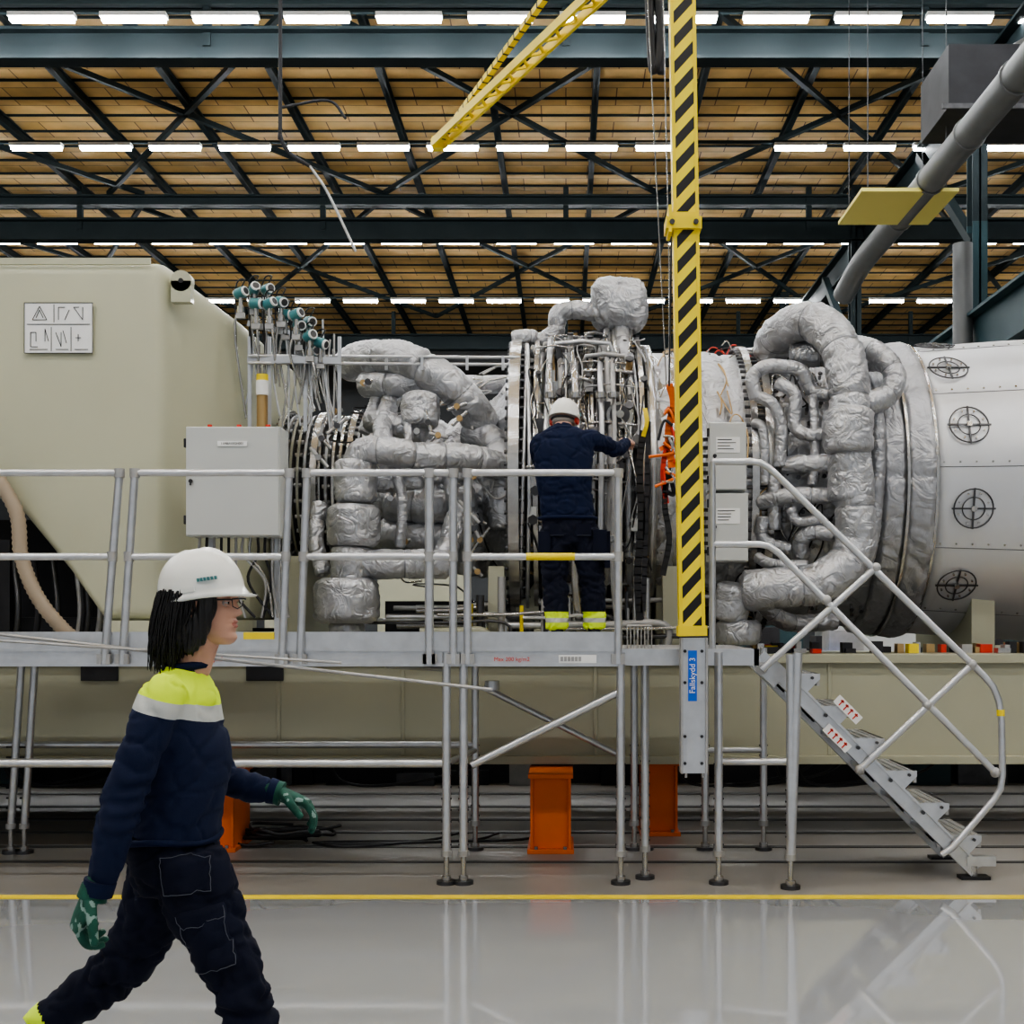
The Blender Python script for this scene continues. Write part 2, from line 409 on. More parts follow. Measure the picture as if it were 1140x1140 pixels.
b.add(R[0],[tuple(range(len(R[0])))[::-1]],'beige');b.add(R[-1],[tuple(range(len(R[-1])))],'beige')
b.cyl((-2.72,9.04,4.0),(-2.72,9.12,4.0),.075,'beige',20);b.box((-2.79,9.04,3.85),(-2.65,9.12,4.0),'beige')
b.cyl((-2.72,9.035,4.0),(-2.72,9.04,4.0),.018,'dark',12)
b.box((-6.4,8.985,zt-.03),(-2.92,9.01,zt+.015),'beige')
b.box((-3.25,8.99,1.52),(-2.35,9.6,1.60),'beige');b.box((-3.2,9.3,1.36),(-2.4,12,1.52),'dark')
b.build('plenum_body',PLE)
b=MB();rnd=random.Random(21)
b.box((-6.2,9.7,1.36),(-3.5,12.8,1.62),'dark');b.box((-4.75,9.5,1.36),(-4.62,9.65,2.6),'beige2');b.box((-4.25,9.55,1.36),(-4.15,9.7,2.2),'dark')
b.box((-6.2,12.9,1.36),(-3.3,13.0,2.6),'dark')
for i in range(9):
    x=-4.5+rnd.random()*1.1
    b.pipe([(x,9.5,1.4),(x+.05,9.45,1.7),(x-.05,9.6,2.1)],.022,rnd.choice(['galvd','dark','galvd','dsteel']),6)
b.build('plenum_support_frame',PLE)
b=MB()
hp=catmull([W(-10,520,8.9),W(18,570,8.9),W(24,620,8.9),W(42,665,8.9),W(72,702,8.95),W(100,722,9.1)],16)
b.tube(hp,[.046+.007*(i%2) for i in range(len(hp))],'tan',14);b.build('corrugated_hose')
b=MB();p0=W(27,393,8.975);p1=W(103,337,8.975)
b.box((p0.x,8.978,p0.z),(p1.x,8.986,p1.z),'white')
def ln(x0,y0,x1,y1,w=.004):
    p=W(x0,y0,8.975);q=W(x1,y1,8.975);d=(q-p).normalized();s_=V((0,1,0)).cross(d)
    b.obox((p+q)/2,d*(q-p).length/2,s_*w/2,V((0,.0015,0)),'ink')
for f in[(27,337,103,337),(103,337,103,393),(27,393,103,393),(27,337,27,393),
    (36,356,44,341),(44,341,52,356),(36,356,52,356),(40,354,44,345),(44,345,48,354),(65,342,65,356),(65,342,72,342),(72,356,77,345),(82,342,92,356),(92,356,92,342),(82,342,88,342),
    (34,370,34,386),(34,370,40,370),(40,370,40,380),(34,386,42,386),(50,366,54,380),(50,366,50,380),(62,370,68,386),(68,370,68,386),(70,368,74,382),(84,376,90,376),(87,372,87,380),(30,361,100,361),(57,364,57,391),(79,364,79,391),(60,339,60,359),(33,389,53,389),(62,389,76,389),(83,389,98,389)]: ln(*f)
b.build('lifting_instruction_sheet',PLE)

# ------------------------------------------------------------------ gas turbine
TY=10.8;TZ=2.68;S=131.9
def tx(px): return (px-630)/S
cen=(TY,TZ)
def quiltdisp(pa,px_,amp,off=0,nz=.02):
    def f(x,a,R):
        u=(a*R/pa)%1;w=((x+off)/px_)%1
        du=min(u,1-u)*pa;dw=min(w,1-w)*px_
        s=-amp*(math.exp(-(du/.022)**2)+math.exp(-(dw/.022)**2))
        q=V((x,R*math.cos(a),R*math.sin(a)))
        n2=noise.noise(q*7);n3=noise.noise(q*4+V((5,0,0)))
        return s+nz*(noise.noise(q*4)-.8*max(0,1-abs(n2)*6)-.5*max(0,1-abs(n3)*8)+.3*noise.noise(q*18))
    return f
def on(x,a,R): return V((x,TY-R*math.cos(a),TZ+R*math.sin(a)))
T=empty('gas_turbine')
b=MB()
b.rev([(tx(320),.3),(tx(320),.60),(tx(324),.66),(tx(328),.66)],'steel',cen)
b.rev([(tx(325),.52),(tx(405),.52)],'dsteel',cen,64)
for i in range(10):
    x=tx(332+i*7.4);b.rev([(x,.5),(x,.635),(x+.022,.64),(x+.022,.5)],'steel' if i%3 else 'foil2',cen,72,smooth=False)
    if i%2==0:
        for k in range(30):
            a=2*math.pi*k/30+i*.1;p=on(x-.02,a,.605);b.cyl(p,p+V((.06,0,0)),.016,'galvd',6)
for xx,R in((tx(326),.675),(tx(365),.66),(tx(403),.68)):
    b.rev([(xx-.025,.5),(xx-.025,R),(xx+.025,R),(xx+.025,.5)],'steel',cen,96,smooth=False)
    for k in range(48):
        a=2*math.pi*k/48;p=on(xx-.045,a,R-.035);b.cyl(p,p+V((.09,0,0)),.014,'dsteel',6)
b.rev([(tx(405),.60),(tx(415),.56),(tx(500),.58),(tx(530),.70),(tx(555),.82),(tx(572),.98)],'foil',cen,200,disp=quiltdisp(.45,.33,.03,nz=.03),sub=.018)
b.rev([(tx(571),.8),(tx(571),1.22),(tx(573),1.26),(tx(583),1.26),(tx(585),1.20),(tx(592),1.17),(tx(600),1.10),(tx(700),1.10),(tx(712),1.17)],'dsteel',cen,120,smooth=False)
b.rev([(tx(571)-.004,.9),(tx(571)-.004,1.225),(tx(573)-.002,1.265),(tx(583)+.002,1.265),(tx(583)+.004,1.2)],'steel',cen,140,smooth=False)
for k in range(84):
    a=2*math.pi*k/84;p=on(tx(569),a,1.22);b.cyl(p,p+V((.15,0,0)),.016,'dsteel',6)
b.rev([(tx(712),1.1),(tx(712),1.21),(tx(720),1.21),(tx(722),1.14),(tx(735),1.13),(tx(760),1.13)],'steel',cen,120)
b.rev([(tx(722),1.14),(tx(780),1.15),(tx(800),1.13),(tx(818),1.13)],'foil',cen,240,disp=quiltdisp(.8,.42,.02,nz=.012),sub=.018)
b.rev([(tx(814),1.0),(tx(815),1.2),(tx(822),1.2),(tx(823),1.14),(tx(829),1.14),(tx(830),1.19),(tx(838),1.19),(tx(839),1.0)],'steel',cen,120,smooth=False)
for k in range(90):
    a=2*math.pi*k/90;p=on(tx(810),a,1.165);b.cyl(p,p+V((.27,0,0)),.014,'dsteel',6)
b.rev([(tx(839),1.10),(tx(850),1.12),(tx(925),1.13),(2.41,1.15)],'foil2',cen,260,disp=quiltdisp(.5,.4,.02,nz=.022),sub=.018)
b.build('casing_core',T)
b=MB()
b.rev([(2.38,1.08),(2.385,1.17),(2.41,1.20),(2.54,1.21),(2.57,1.17),(2.60,1.21),(2.74,1.235),(2.785,1.22),(2.79,1.1)],'foil2',cen,260,disp=quiltdisp(.7,9,.018,off=4,nz=.012),sub=.013)
for xx in(2.57,2.785): b.rev([(xx-.010,1.15),(xx-.010,1.222),(xx+.010,1.222),(xx+.010,1.15)],'steel',cen,140,smooth=False)
b.rev([(2.79,1.10),(2.80,1.19),(2.90,1.195),(3.60,1.245),(3.87,1.258),(4.8,1.28),(6.15,1.29)],'casing',cen,160)
b.rev([(3.85,1.24),(3.855,1.272),(3.875,1.272),(3.88,1.25)],'casing',cen,160)
def casR(x): return 1.195+(x-2.9)*.0714 if x<3.6 else 1.245+(x-3.6)*.03
for a in(-.46,.06,.58,1.12,-1.0):
    b.tube([on(p,a,casR(p)+.001) for p in(2.81,3.1,3.5,3.85,4.5,5.2)],.003,'dsteel',5)
    for k in range(18):
        p=2.84+k*.12;q=on(p,a+.03,casR(p));n_=(q-V((q.x,TY,TZ))).normalized();b.cyl(q-n_*.01,q+n_*.006,.009,'steel',6)
for a,X in((.82,2.98),(.33,3.04),(-.20,3.06),(-.73,3.02),(1.25,3.0),(.2,4.6),(.8,4.6),(-.5,4.6)):
    c=on(X,a,casR(X)+.004);n_=(c-V((c.x,TY,TZ))).normalized();u=V((1,0,0));w=n_.cross(u)
    ring=[c+n_*(.008)+(u*math.cos(t)+w*math.sin(t))*.148 for t in [k*2*math.pi/28 for k in range(29)]]
    b.tube(ring,.006,'dsteel',6,caps=False);
    ring=[c+n_*(.010)+(u*math.cos(t)+w*math.sin(t))*.085 for t in [k*2*math.pi/24 for k in range(25)]]
    b.tube(ring,.005,'dsteel',6,caps=False)
    b.obox(c+n_*.010,u*.165,w*.006,n_*.006,'dsteel');b.obox(c+n_*.010,u*.006,w*.155,n_*.006,'dsteel')
    b.cyl(c,c+n_*.03,.022,'steel',10)
    for k in range(8):
        t=k*math.pi/4+.39;q=c+(u*math.cos(t)+w*math.sin(t))*.118;b.cyl(q,q+n_*.018,.008,'steel',6)
b.build('exhaust_diffuser',T)
b=MB()
Q=lambda pts,r,**k: b.quilt([W(*p) for p in pts],r,**k)
Q([(858,402,10.4),(866,374,10.0),(898,358,9.75),(928,374,9.55),(944,420,9.4),(945,500,9.35),(944,560,9.35)],.150,seed=1)
Q([(944,455,9.32),(944,505,9.3)],.180,seed=2,cinch=3)
Q([(946,500,9.35),(952,570,9.35),(950,615,9.35),(915,648,9.3),(865,655,9.3),(826,658,9.35)],.150,seed=3)
Q([(818,650,9.35),(812,690,9.4)],.13,seed=4)
Q([(822,690,9.45),(822,718,9.45)],.17,seed=4)
Q([(950,385,9.9),(975,392,9.7),(995,415,9.6),(990,438,9.55),(962,452,9.5)],.085,seed=5)
Q([(880,395,9.9),(930,395,9.8),(985,400,9.8)],.10,seed=6)
Q([(842,445,9.6),(838,420,9.6),(855,408,9.6),(890,412,9.6),(905,435,9.6),(925,440,9.5)],.052,seed=7,cinch=4)
Q([(842,440,9.6),(862,452,9.55),(870,480,9.55),(868,520,9.55)],.045,seed=8,cinch=4)
Q([(865,425,9.6),(885,440,9.55),(885,475,9.55),(905,485,9.5),(925,480,9.5)],.048,seed=8,cinch=4)
Q([(872,518,9.6),(900,516,9.5),(930,515,9.45)],.065,seed=9)
Q([(845,560,9.65),(880,552,9.5),(925,552,9.45)],.06,seed=10)
Q([(862,530,9.6),(862,590,9.6)],.05,seed=10)
Q([(893,622,9.6),(892,602,9.55),(905,592,9.5),(930,595,9.45)],.06,seed=11)
Q([(850,575,9.6),(850,600,9.6),(880,612,9.6)],.045,seed=12)
Q([(838,470,9.65),(850,480,9.6),(852,540,9.6)],.035,seed=50,cinch=5)
Q([(880,565,9.5),(888,580,9.5),(915,578,9.45)],.038,seed=51,cinch=5)
Q([(842,620,9.6),(860,628,9.5),(900,630,9.45)],.042,seed=52,cinch=5)
Q([(905,440,9.55),(908,500,9.5),(904,540,9.5)],.035,seed=53,cinch=5)
Q([(975,455,9.6),(978,500,9.55),(972,590,9.55),(960,640,9.6)],.055,seed=13,k='foil2',cinch=5)
Q([(830,640,9.6),(870,690,9.8),(930,692,10)],.07,seed=14)
Q([(396,512,9.45),(396,560,9.45)],.155,seed=20,cinch=4)
Q([(394,562,9.42),(393,608,9.42)],.190,seed=21,cinch=5)
Q([(392,608,9.42),(390,648,9.42)],.150,seed=22,cinch=5)
Q([(386,644,9.38),(386,694,9.38)],.240,seed=23,cinch=5)
Q([(386,692,9.4),(386,708,9.4)],.13,seed=23,cinch=5)
Q([(396,520,9.45),(404,504,9.43),(430,502,9.4),(470,508,9.5),(520,510,9.6),(560,520,9.8)],.105,seed=24)
Q([(392,534,9.5),(430,538,9.6),(470,534,9.6)],.07,seed=25)
Q([(400,628,9.42),(445,628,9.4),(500,628,9.5)],.11,seed=26,cinch=3)
Q([(486,634,9.52),(500,605,9.6),(510,572,9.7)],.085,seed=27)
Q([(428,500,9.6),(426,478,9.8),(432,455,10.0),(440,430,10.1)],.075,seed=28)
Q([(384,412,10.3),(400,400,10.2),(440,398,10.0),(472,408,9.9)],.135,seed=29,cinch=3.2)
Q([(404,428,10.15),(440,428,10.0),(470,424,10.0)],.10,seed=30)
Q([(470,412,9.95),(498,425,9.9),(520,448,9.95),(540,476,10.1)],.14,seed=31)
Q([(468,440,9.85),(468,476,9.8)],.145,seed=32,cinch=5)
Q([(500,428,10.8),(575,428,10.8)],.075,seed=33,cinch=5)
Q([(410,468,10.0),(435,472,9.9),(475,486,9.9)],.09,seed=34)
Q([(405,482,10.0),(420,440,10.1),(415,415,10.1)],.05,seed=44)
Q([(520,480,10.1),(545,490,10.0),(560,520,9.9),(562,590,9.9)],.12,seed=35,k='foil2')
Q([(500,545,10.0),(525,585,9.95),(520,640,10)],.10,seed=38,k='foil2')
Q([(430,560,10.0),(480,565,9.95),(530,560,10)],.14,seed=36,k='foil2',cinch=2)
Q([(425,592,10.05),(470,600,9.95),(540,596,10)],.12,seed=37,k='foil2',cinch=2)
Q([(360,640,9.7),(352,600,9.8),(356,560,9.9)],.06,seed=45)
Q([(440,520,9.5),(448,560,9.5),(445,610,9.5)],.04,seed=54,cinch=5)
Q([(500,520,9.6),(505,560,9.65),(530,580,9.7)],.045,seed=55,cinch=5)
Q([(450,450,9.8),(455,490,9.7),(440,500,9.6)],.035,seed=56,cinch=5)
Q([(600,385,10.6),(590,376,10.5),(570,378,10.5)],.07,seed=40)
Q([(600,383,10.5),(618,370,10.5),(622,350,10.5),(640,345,10.5),(665,348,10.5)],.075,seed=41)
Q([(590,390,10.4),(610,395,10.4),(640,392,10.4)],.05,seed=42)
b.build('insulated_pipework',T)
b=MB()
c=W(690,340,10.5);vs=[];nu,nv=72,46
for i in range(nv+1):
    t=math.pi*i/nv
    for j in range(nu):
        a=2*math.pi*j/nu
        d=V((math.sin(t)*math.cos(a),math.sin(t)*math.sin(a),math.cos(t)))
        p=V([math.copysign(abs(q)**.62,q) for q in d]);p=V((p.x*.235,p.y*.24,p.z*.215))
        n2=noise.noise(p*8)
        p*=1+.10*noise.noise(p*5)+.05*noise.noise(p*22)-.07*max(0,1-abs(n2)*6)
        vs.append(c+p)
b.add(vs,[(i*nu+j,(i+1)*nu+j,(i+1)*nu+(j+1)%nu,i*nu+(j+1)%nu) for i in range(nv) for j in range(nu)],'foil',True)
for q in((684,372),(700,372),(676,372)): b.cyl(W(q[0],q[1]-4,10.4),W(q[0]+2,440,9.9),.030,'steel',10)
b.quilt([W(692,365,10.4),W(694,400,10.2),W(692,430,9.95)],.06,seed=3)
b.build('silencer_blanket',T)
b=MB()
rnd=random.Random(3)
for i in range(22):
    x=tx(588+i*5.6+rnd.uniform(-2,2));R=1.15+rnd.random()*.13;r=rnd.choice([.008,.012,.016,.024,.03])
    a0=rnd.uniform(-1.4,-.3) if rnd.random()<.35 else -1.5;a1=rnd.uniform(.9,1.9)
    n=40;ph=rnd.random()*6
    b.tube([on(x+.02*math.sin(k*.15+ph),a0+(a1-a0)*k/n,R) for k in range(n+1)],r,rnd.choice(['steel','galv','steel','galvd','galv','foil','copper']),8)
for i in range(44):
    a=-1.4+i*.065+rnd.uniform(-.02,.02);x0=tx(rnd.uniform(586,650));x1=x0+rnd.uniform(.15,.6);x1=min(x1,tx(710));R=1.2+rnd.random()*.11
    b.tube([on(x0,a,R-.08),on(x0+.02,a,R),on((x0+x1)/2,a+.02,R+.01),on(x1-.02,a,R),on(x1,a,R-.08)],rnd.choice([.008,.012,.018]),rnd.choice(['steel','galv','galvd','steel','galvd']),6)
for i in range(160):
    a=rnd.uniform(-1.4,1.6);x=tx(rnd.uniform(588,710));R=1.10;p=on(x,a,R);n_=(p-V((p.x,TY,TZ))).normalized()
    h=rnd.uniform(.08,.22);rr=rnd.uniform(.015,.035)
    b.cyl(p,p+n_*h,rr,rnd.choice(['steel','galv','dsteel','galvd','copper']),8);b.cyl(p+n_*h*.5,p+n_*(h*.5+.02),rr*1.6,'steel',6);b.cyl(p+n_*h,p+n_*(h+.015),rr*1.35,'dsteel',6)
for i in range(24):
    a=rnd.uniform(-1.2,1.4);x=tx(rnd.uniform(592,700));c=on(x,a,1.23);s_=rnd.uniform(.025,.05);b.box(c-V((s_,.04,s_*1.3)),c+V((s_,.04,s_*1.3)),rnd.choice(['galvd','cab','dsteel','steel']))
for i in range(36):
    a=rnd.uniform(-1.3,1.2);x=tx(rnd.uniform(590,712));R=1.27;pts=[]
    for k in range(6): pts.append(on(clamp(x,tx(588),tx(716)),a,R+rnd.uniform(-.04,.05)));x+=rnd.uniform(-.08,.08);a+=rnd.uniform(.05,.28)*(1 if i%2 else -1)
    b.pipe(pts,.006,rnd.choice(['black','black','galvd','steel','black','red' if i%6==0 else 'black']),5)
for px,R in((600,1.26),(706,1.26),(655,1.22),(628,1.2)): b.rev([(tx(px)-.018,1.08),(tx(px)-.018,R),(tx(px)+.018,R),(tx(px)+.018,1.08)],'steel',cen,120,smooth=False)
for px in(612,640,668,682):
    b.pipe([W(px,400,10.1),W(px,420,9.62),W(px+2,470,9.45),W(px+1,560,9.42),W(px,640,9.5),W(px+4,690,9.6)],rnd.choice([.022,.03,.018]),rnd.choice(['steel','galv','galvd']),10)
    for yy in(440,520,600): 
        p=W(px+1,yy,9.44);b.cyl(p-V((0,0,.02)),p+V((0,0,.02)),.042,'steel',8)
p=W(690,462,9.62);b.cyl(p+V((0,.1,0)),p,.10,'steel',24);b.cyl(p,p-V((0,.02,0)),.075,'dsteel',24);b.cyl(p-V((0,.02,0)),p-V((0,.05,0)),.03,'steel',12)
for i in range(26):
    a=rnd.uniform(-1.2,1.3);x=tx(rnd.uniform(720,830));pts=[]
    for k in range(5): pts.append(on(x,a,1.18));x+=rnd.uniform(-.06,.10);a+=rnd.uniform(-.2,.2)
    b.pipe(pts,.006,rnd.choice(['black','steel','galvd','copper']),5)
for i in range(70):
    px=rnd.uniform(842,940);a=rnd.uniform(-1.2,1.4);c=on(tx(px),a,1.13);n_=(c-V((c.x,TY,TZ))).normalized();b.cyl(c,c+n_*.05,.012,'steel',6);b.cyl(c+n_*.05,c+n_*.06,.018,'dsteel',6)
for i in range(26):
    a=rnd.uniform(-1.2,1.3);x=tx(rnd.uniform(835,890));pts=[]
    for k in range(5): pts.append(on(x,a,1.21));x+=rnd.uniform(-.04,.12);a+=rnd.uniform(-.2,.2)
    b.pipe(pts,.007,rnd.choice(['black','steel','galvd','black','steel']),5)
for i in range(34):
    x=tx(rnd.uniform(405,560));a=rnd.uniform(-1.2,1.3);pts=[]
    for k in range(5): pts.append(on(x,a,.80+.25*clamp((x-tx(480))/.6,0,1)));x+=rnd.uniform(-.2,.2);a+=rnd.uniform(-.2,.2)
    b.pipe(pts,.008,rnd.choice(['black','steel','galvd','steel']),5)
for i in range(30): # small valves between the left-hand pipes
    p=W(rnd.uniform(345,560),rnd.uniform(420,640),rnd.uniform(9.55,9.8));h=V((rnd.uniform(-.08,.08),0,rnd.uniform(-.1,.1)))
    b.cyl(p-h,p+h,.014,rnd.choice(['steel','galvd']),8);b.cyl(p-V((0,.03,0)),p+V((0,.02,0)),.024,rnd.choice(['steel','dsteel','copper']),8)
for i in range(36):
    px=rnd.uniform(770,850);p=W(px,rnd.uniform(388,410),rnd.uniform(10.2,11));q=p+V((rnd.uniform(-.15,.15),0,rnd.uniform(-.15,.10)))
    b.pipe([p,(p+q)/2+V((0,0,rnd.uniform(0,.06))),q],.006,rnd.choice(['red','black','steel','galvd','steel']),5)
b.build('instrumentation_lines',T)
b=MB()
for px in(345,590,735,1060): b.box((tx(px)-.09,10.0,1.30),(tx(px)+.09,11.6,2.1),'beige2')
for px in(560,735): b.beam(on(tx(px),-.6,1.2),(tx(px),9.7,1.40),.12,.1,'beige2')
rnd=random.Random(11)
for i in range(26):
    z=rnd.uniform(1.40,1.75);x0=tx(rnd.uniform(430,620));x1=x0+rnd.uniform(.4,1.5);y=rnd.uniform(9.5,10)
    b.pipe([(x0,y,z),((x0+x1)/2,y,z),(x1,y,z),(x1+.02,y,1.37)],rnd.choice([.012,.02,.03]),rnd.choice(['steel','galvd','dsteel','dsteel','galv','beige2']),7)
for i in range(18):
    px=rnd.uniform(505,720);p=W(px,rnd.uniform(640,690),9.6);b.cyl(p,V((p.x,p.y,1.36)),rnd.choice([.015,.03]),rnd.choice(['steel','dsteel','galvd','yellow']),8)
b.box((tx(440),10.2,1.36),(tx(800),10.6,1.75),'dark')
for i in range(50):
    px=rnd.uniform(800,1200);p=W(px,rnd.uniform(708,716),rnd.uniform(9.4,9.7));w=rnd.uniform(.03,.1);b.box((p.x,p.y,1.357),(p.x+w,p.y+.1,1.357+rnd.uniform(.03,.09)),rnd.choice(['steel','dark','red','dark','yellow','galvd','copper']))
b.build('underside_supports',T)

# ------------------------------------------------------------------ instrument cluster
b=MB();rnd=random.Random(5)
heads=[(268,326),(283,322),(298,322),(300,338),(313,336),(318,350),(330,350),(333,362),(345,358),(345,374),(357,382),(352,390),(285,338)]
for i,(x,y) in enumerate(heads):
    p=W(x,y,9.5+.05*(i%3));d=V((rnd.uniform(.3,1),rnd.uniform(-.9,-.2),rnd.uniform(-.3,.3))).normalized()
    b.cyl(p-d*.035,p+d*.035,.040,'teal',14);b.cyl(p+d*.035,p+d*.05,.036,'white',12);b.cyl(p+d*.05,p+d*.053,.026,'dsteel',12);b.cyl(p-d*.05,p-d*.035,.036,'galvd',12)
    b.cyl(p,p-V((0,0,.10)),.016,'steel',8);q=p-V((0,0,.10));b.cyl(q,q-V((0,0,.05)),.028,'steel',8);b.box(q-V((.03,.02,.09)),q+V((.03,.02,-.05)),'galvd')
    b.pipe([q,q-V((rnd.uniform(-.05,.05),0,.2)),W(x+rnd.uniform(-5,10),rnd.uniform(420,470),9.6)],.010,'steel',6)
    b.pipe([p+V((0,0,.03)),p+V((.03,0,.1)),p+V((-.05,.05,.05)),W(x-5,y+60,9.6)],.006,'black',5)
for i in range(26):
    x=rnd.uniform(278,375);b.pipe([W(x,rnd.uniform(350,395),9.6),W(x+rnd.uniform(-4,4),420,9.6),W(x+rnd.uniform(-12,16),rnd.uniform(455,478),9.6)],.008,rnd.choice(['steel','galv','galvd']),6)
for y in(396,404): b.cyl(W(276,y,9.5),W(578,y+2,10.0),.012,'galv',8)
for x in(278,300,340,378): b.beam(W(x,375,9.6),W(x,480,9.6),.025,.025,'galv',up=(0,1,0))
for x in(430,470,520,560): b.beam(W(x,396,9.8),W(x,412,9.8),.02,.02,'galv',up=(0,1,0))
b.beam(W(276,360,9.6),W(350,378,9.6),.04,.04,'galv');b.beam(W(276,400,9.55),W(380,402,9.55),.04,.05,'galv')
b.cyl(W(292,478,9.4),W(292,432,9.4),.04,'copper',14);b.cyl(W(292,440,9.39),W(292,424,9.39),.045,'white',14);b.cyl(W(292,424,9.39),W(292,417,9.39),.043,'yellow',14)
b.build('pressure_transmitter_rack')

# ------------------------------------------------------------------ cabinets
def cabinet(name,x0,y0,x1,y1,d,dep):
    b=MB();a=W(x0,y1,d);c=W(x1,y0,d)
    b.box((a.x,d,a.z),(c.x,d+dep,c.z),'cab');b.box((a.x+.006,d-.02,a.z+.006),(c.x-.006,d-.002,c.z-.006),'cab')
    for f in(.15,.85):
        z=a.z+(c.z-a.z)*f
        b.box((a.x-.012,d-.015,z-.03),(a.x+.003,d+.02,z+.03),'dark')
    z=(a.z+c.z)/2;b.cyl((a.x+.04,d-.035,z),(a.x+.04,d-.018,z),.014,'dark',12);b.box((a.x+.034,d-.04,z-.03),(a.x+.046,d-.03,z+.01),'dark')
    o=b.build(name,bevel=.004);return o,a,c
o,a,c=cabinet('control_cabinet',207,475,312,597,8.65,.26)
b=MB();b.box((a.x+.22,8.622,c.z-.135),(a.x+.42,8.63,c.z-.10),'white')
for i in range(3): b.cyl(V((a.x+.12+.2*i,8.8,c.z)),V((a.x+.12+.2*i,8.8,c.z+.035)),.016,'red',10)
for i in range(12):
    p=V((a.x+.05+i*.05,8.8,a.z));b.pipe([p,p-V((0,0,.12)),p+V((rnd.uniform(-.1,.15),.03,-.3)),p+V((rnd.uniform(-.2,.3),.1,-.55))],.010,rnd.choice(['black','galvd','galvd','steel','black']),6)
b.beam((a.x+.1,8.93,a.z+.3),(a.x+.1,8.93,1.43),.04,.04,'galv');b.beam((c.x-.08,8.93,a.z+.6),(c.x-.08,8.93,1.43),.04,.04,'galv')
ch=b.build('cabinet_cabling',o)
text('cabinet_label','11MBA10GH001',(a.x+.32,8.62,c.z-.118),.022,'ink',parent=o)
for (x0,y0,x1,y1) in((789,470,831,546),(789,549,833,625)):
    o,a,c=cabinet('junction_box',x0,y0,x1,y1,9.15,.18)
    b=MB();b.box((a.x+.05,9.125,c.z-.22),(a.x+.22,9.13,c.z-.11),'white')
    for k in range(4): b.box((a.x+.06,9.122,c.z-.13-.022*k),(a.x+.06+rnd.uniform(.08,.14),9.125,c.z-.125-.022*k),'ink')
    for k in range(6): b.box((a.x-.035,9.2,a.z+.06+k*.06),(a.x,9.23,a.z+.085+k*.06),'black')
    b.box((a.x+.1,9.33,a.z),(a.x+.16,9.5,a.z+.1),'galv')
    b.build('box_fittings',o)

# ------------------------------------------------------------------ work platform
PF=7.79;PB=8.95;DZ=1.43
def leg(b,x,y,z1,lean=0.0):
    b.cyl((x,y,.17),(x+lean,y,z1),.026,'galv',12);b.cyl((x,y,.02),(x,y,.19),.017,'steel',10)
    b.cyl((x,y,0),(x,y,.022),.060,'dsteel',16);b.cyl((x,y,.022),(x,y,.05),.03,'steel',10)
    for k in range(8): b.cyl((x-.031,y,.24+k*.07),(x+.031,y,.24+k*.07),.006,'dark',6)
    b.cyl((x,y,.17),(x,y,.205),.034,'galvd',12)
def X_(px,d=PF): return (px-630)*d/F
b=MB()
xl=-6.0;xr=X_(692)
for i in range(6):
    y0=PF+.03+i*.185;b.box((xl,y0,DZ-.03),(xr,y0+.18,DZ),'galvd')
b.box((xl,PF-.005,DZ-.10),(xr,PF+.03,DZ+.0),'galv')
b.box((xl,PF-.012,DZ+.0),(xr,PF+.0,DZ+.105),'galv')
b.box((xl,PF-.02,DZ-.105),(xr,PF+.0,DZ-.085),'galv');b.box((xl,PF-.02,DZ-.012),(xr,PF+.0,DZ+.008),'galv')
b.box((xl,PB-.03,DZ-.10),(xr,PB,DZ),'galv')
for i in range(12):
    x=xl+i*.5;b.box((x,PF,DZ-.09),(x+.04,PB,DZ-.03),'galvd')
xr2=X_(845)
b.box((xr,PF,DZ-.10),(xr2,PF+.03,DZ-.0),'galv');b.box((xr,PB-.03,DZ-.1),(xr2,PB,DZ),'galv');b.box((xr2-.03,PF,DZ-.1),(xr2,PB,DZ),'galv')
for i in range(6): b.box((xr,PF+.03+i*.185,DZ-.03),(xr2,PF+.21+i*.185,DZ),'galvd')
for px in(497,516,691): leg(b,X_(px),PF,DZ-.02)
leg(b,X_(800),PF,DZ-.02)
leg(b,X_(880,7.66),7.66,DZ-.03)
b.cyl((X_(880,7.66),7.66,.17),(X_(888,7.66),7.66,DZ-.02),.03,'galv',12)
for px in(529,706,718,785,850): leg(b,X_(px,PB-.02),PB-.02,DZ-.02)
leg(b,X_(718,7.95),7.95,DZ-.02)
for px in(12,27): leg(b,X_(px,8.8),8.8,DZ-.02,.08)
leg(b,X_(-160),PF,DZ-.02);leg(b,X_(-300),8.9,DZ-.02)
zt_=W(0,850,PF).z
b.cyl((xl,PF+.02,zt_),(X_(497),PF+.02,zt_),.027,'galv',12)
b.cyl((xl,PB-.02,zt_+.0),(X_(529,PB),PB-.02,zt_),.024,'galv',12)
b.cyl(W(525,852,PF+.03),W(690,770,PF+.03),.024,'galv',12);b.cyl(W(538,765,PB-.06),W(688,840,PB-.06),.022,'galv',12)
b.cyl(W(548,768,PB-.06),W(548,758,PB-.06),.05,'galv',12)
b.cyl(W(497,850,PF),W(529,835,PB),.02,'galv',10);b.cyl(W(800,848,PF+.02),W(885,848,7.68),.022,'galv',10)
b.cyl(W(786,835,PB-.02),W(850,835,PB-.02),.02,'galv',10)
b.cyl(W(497,745,PF+.03),W(430,742,PB),.015,'galv',8)
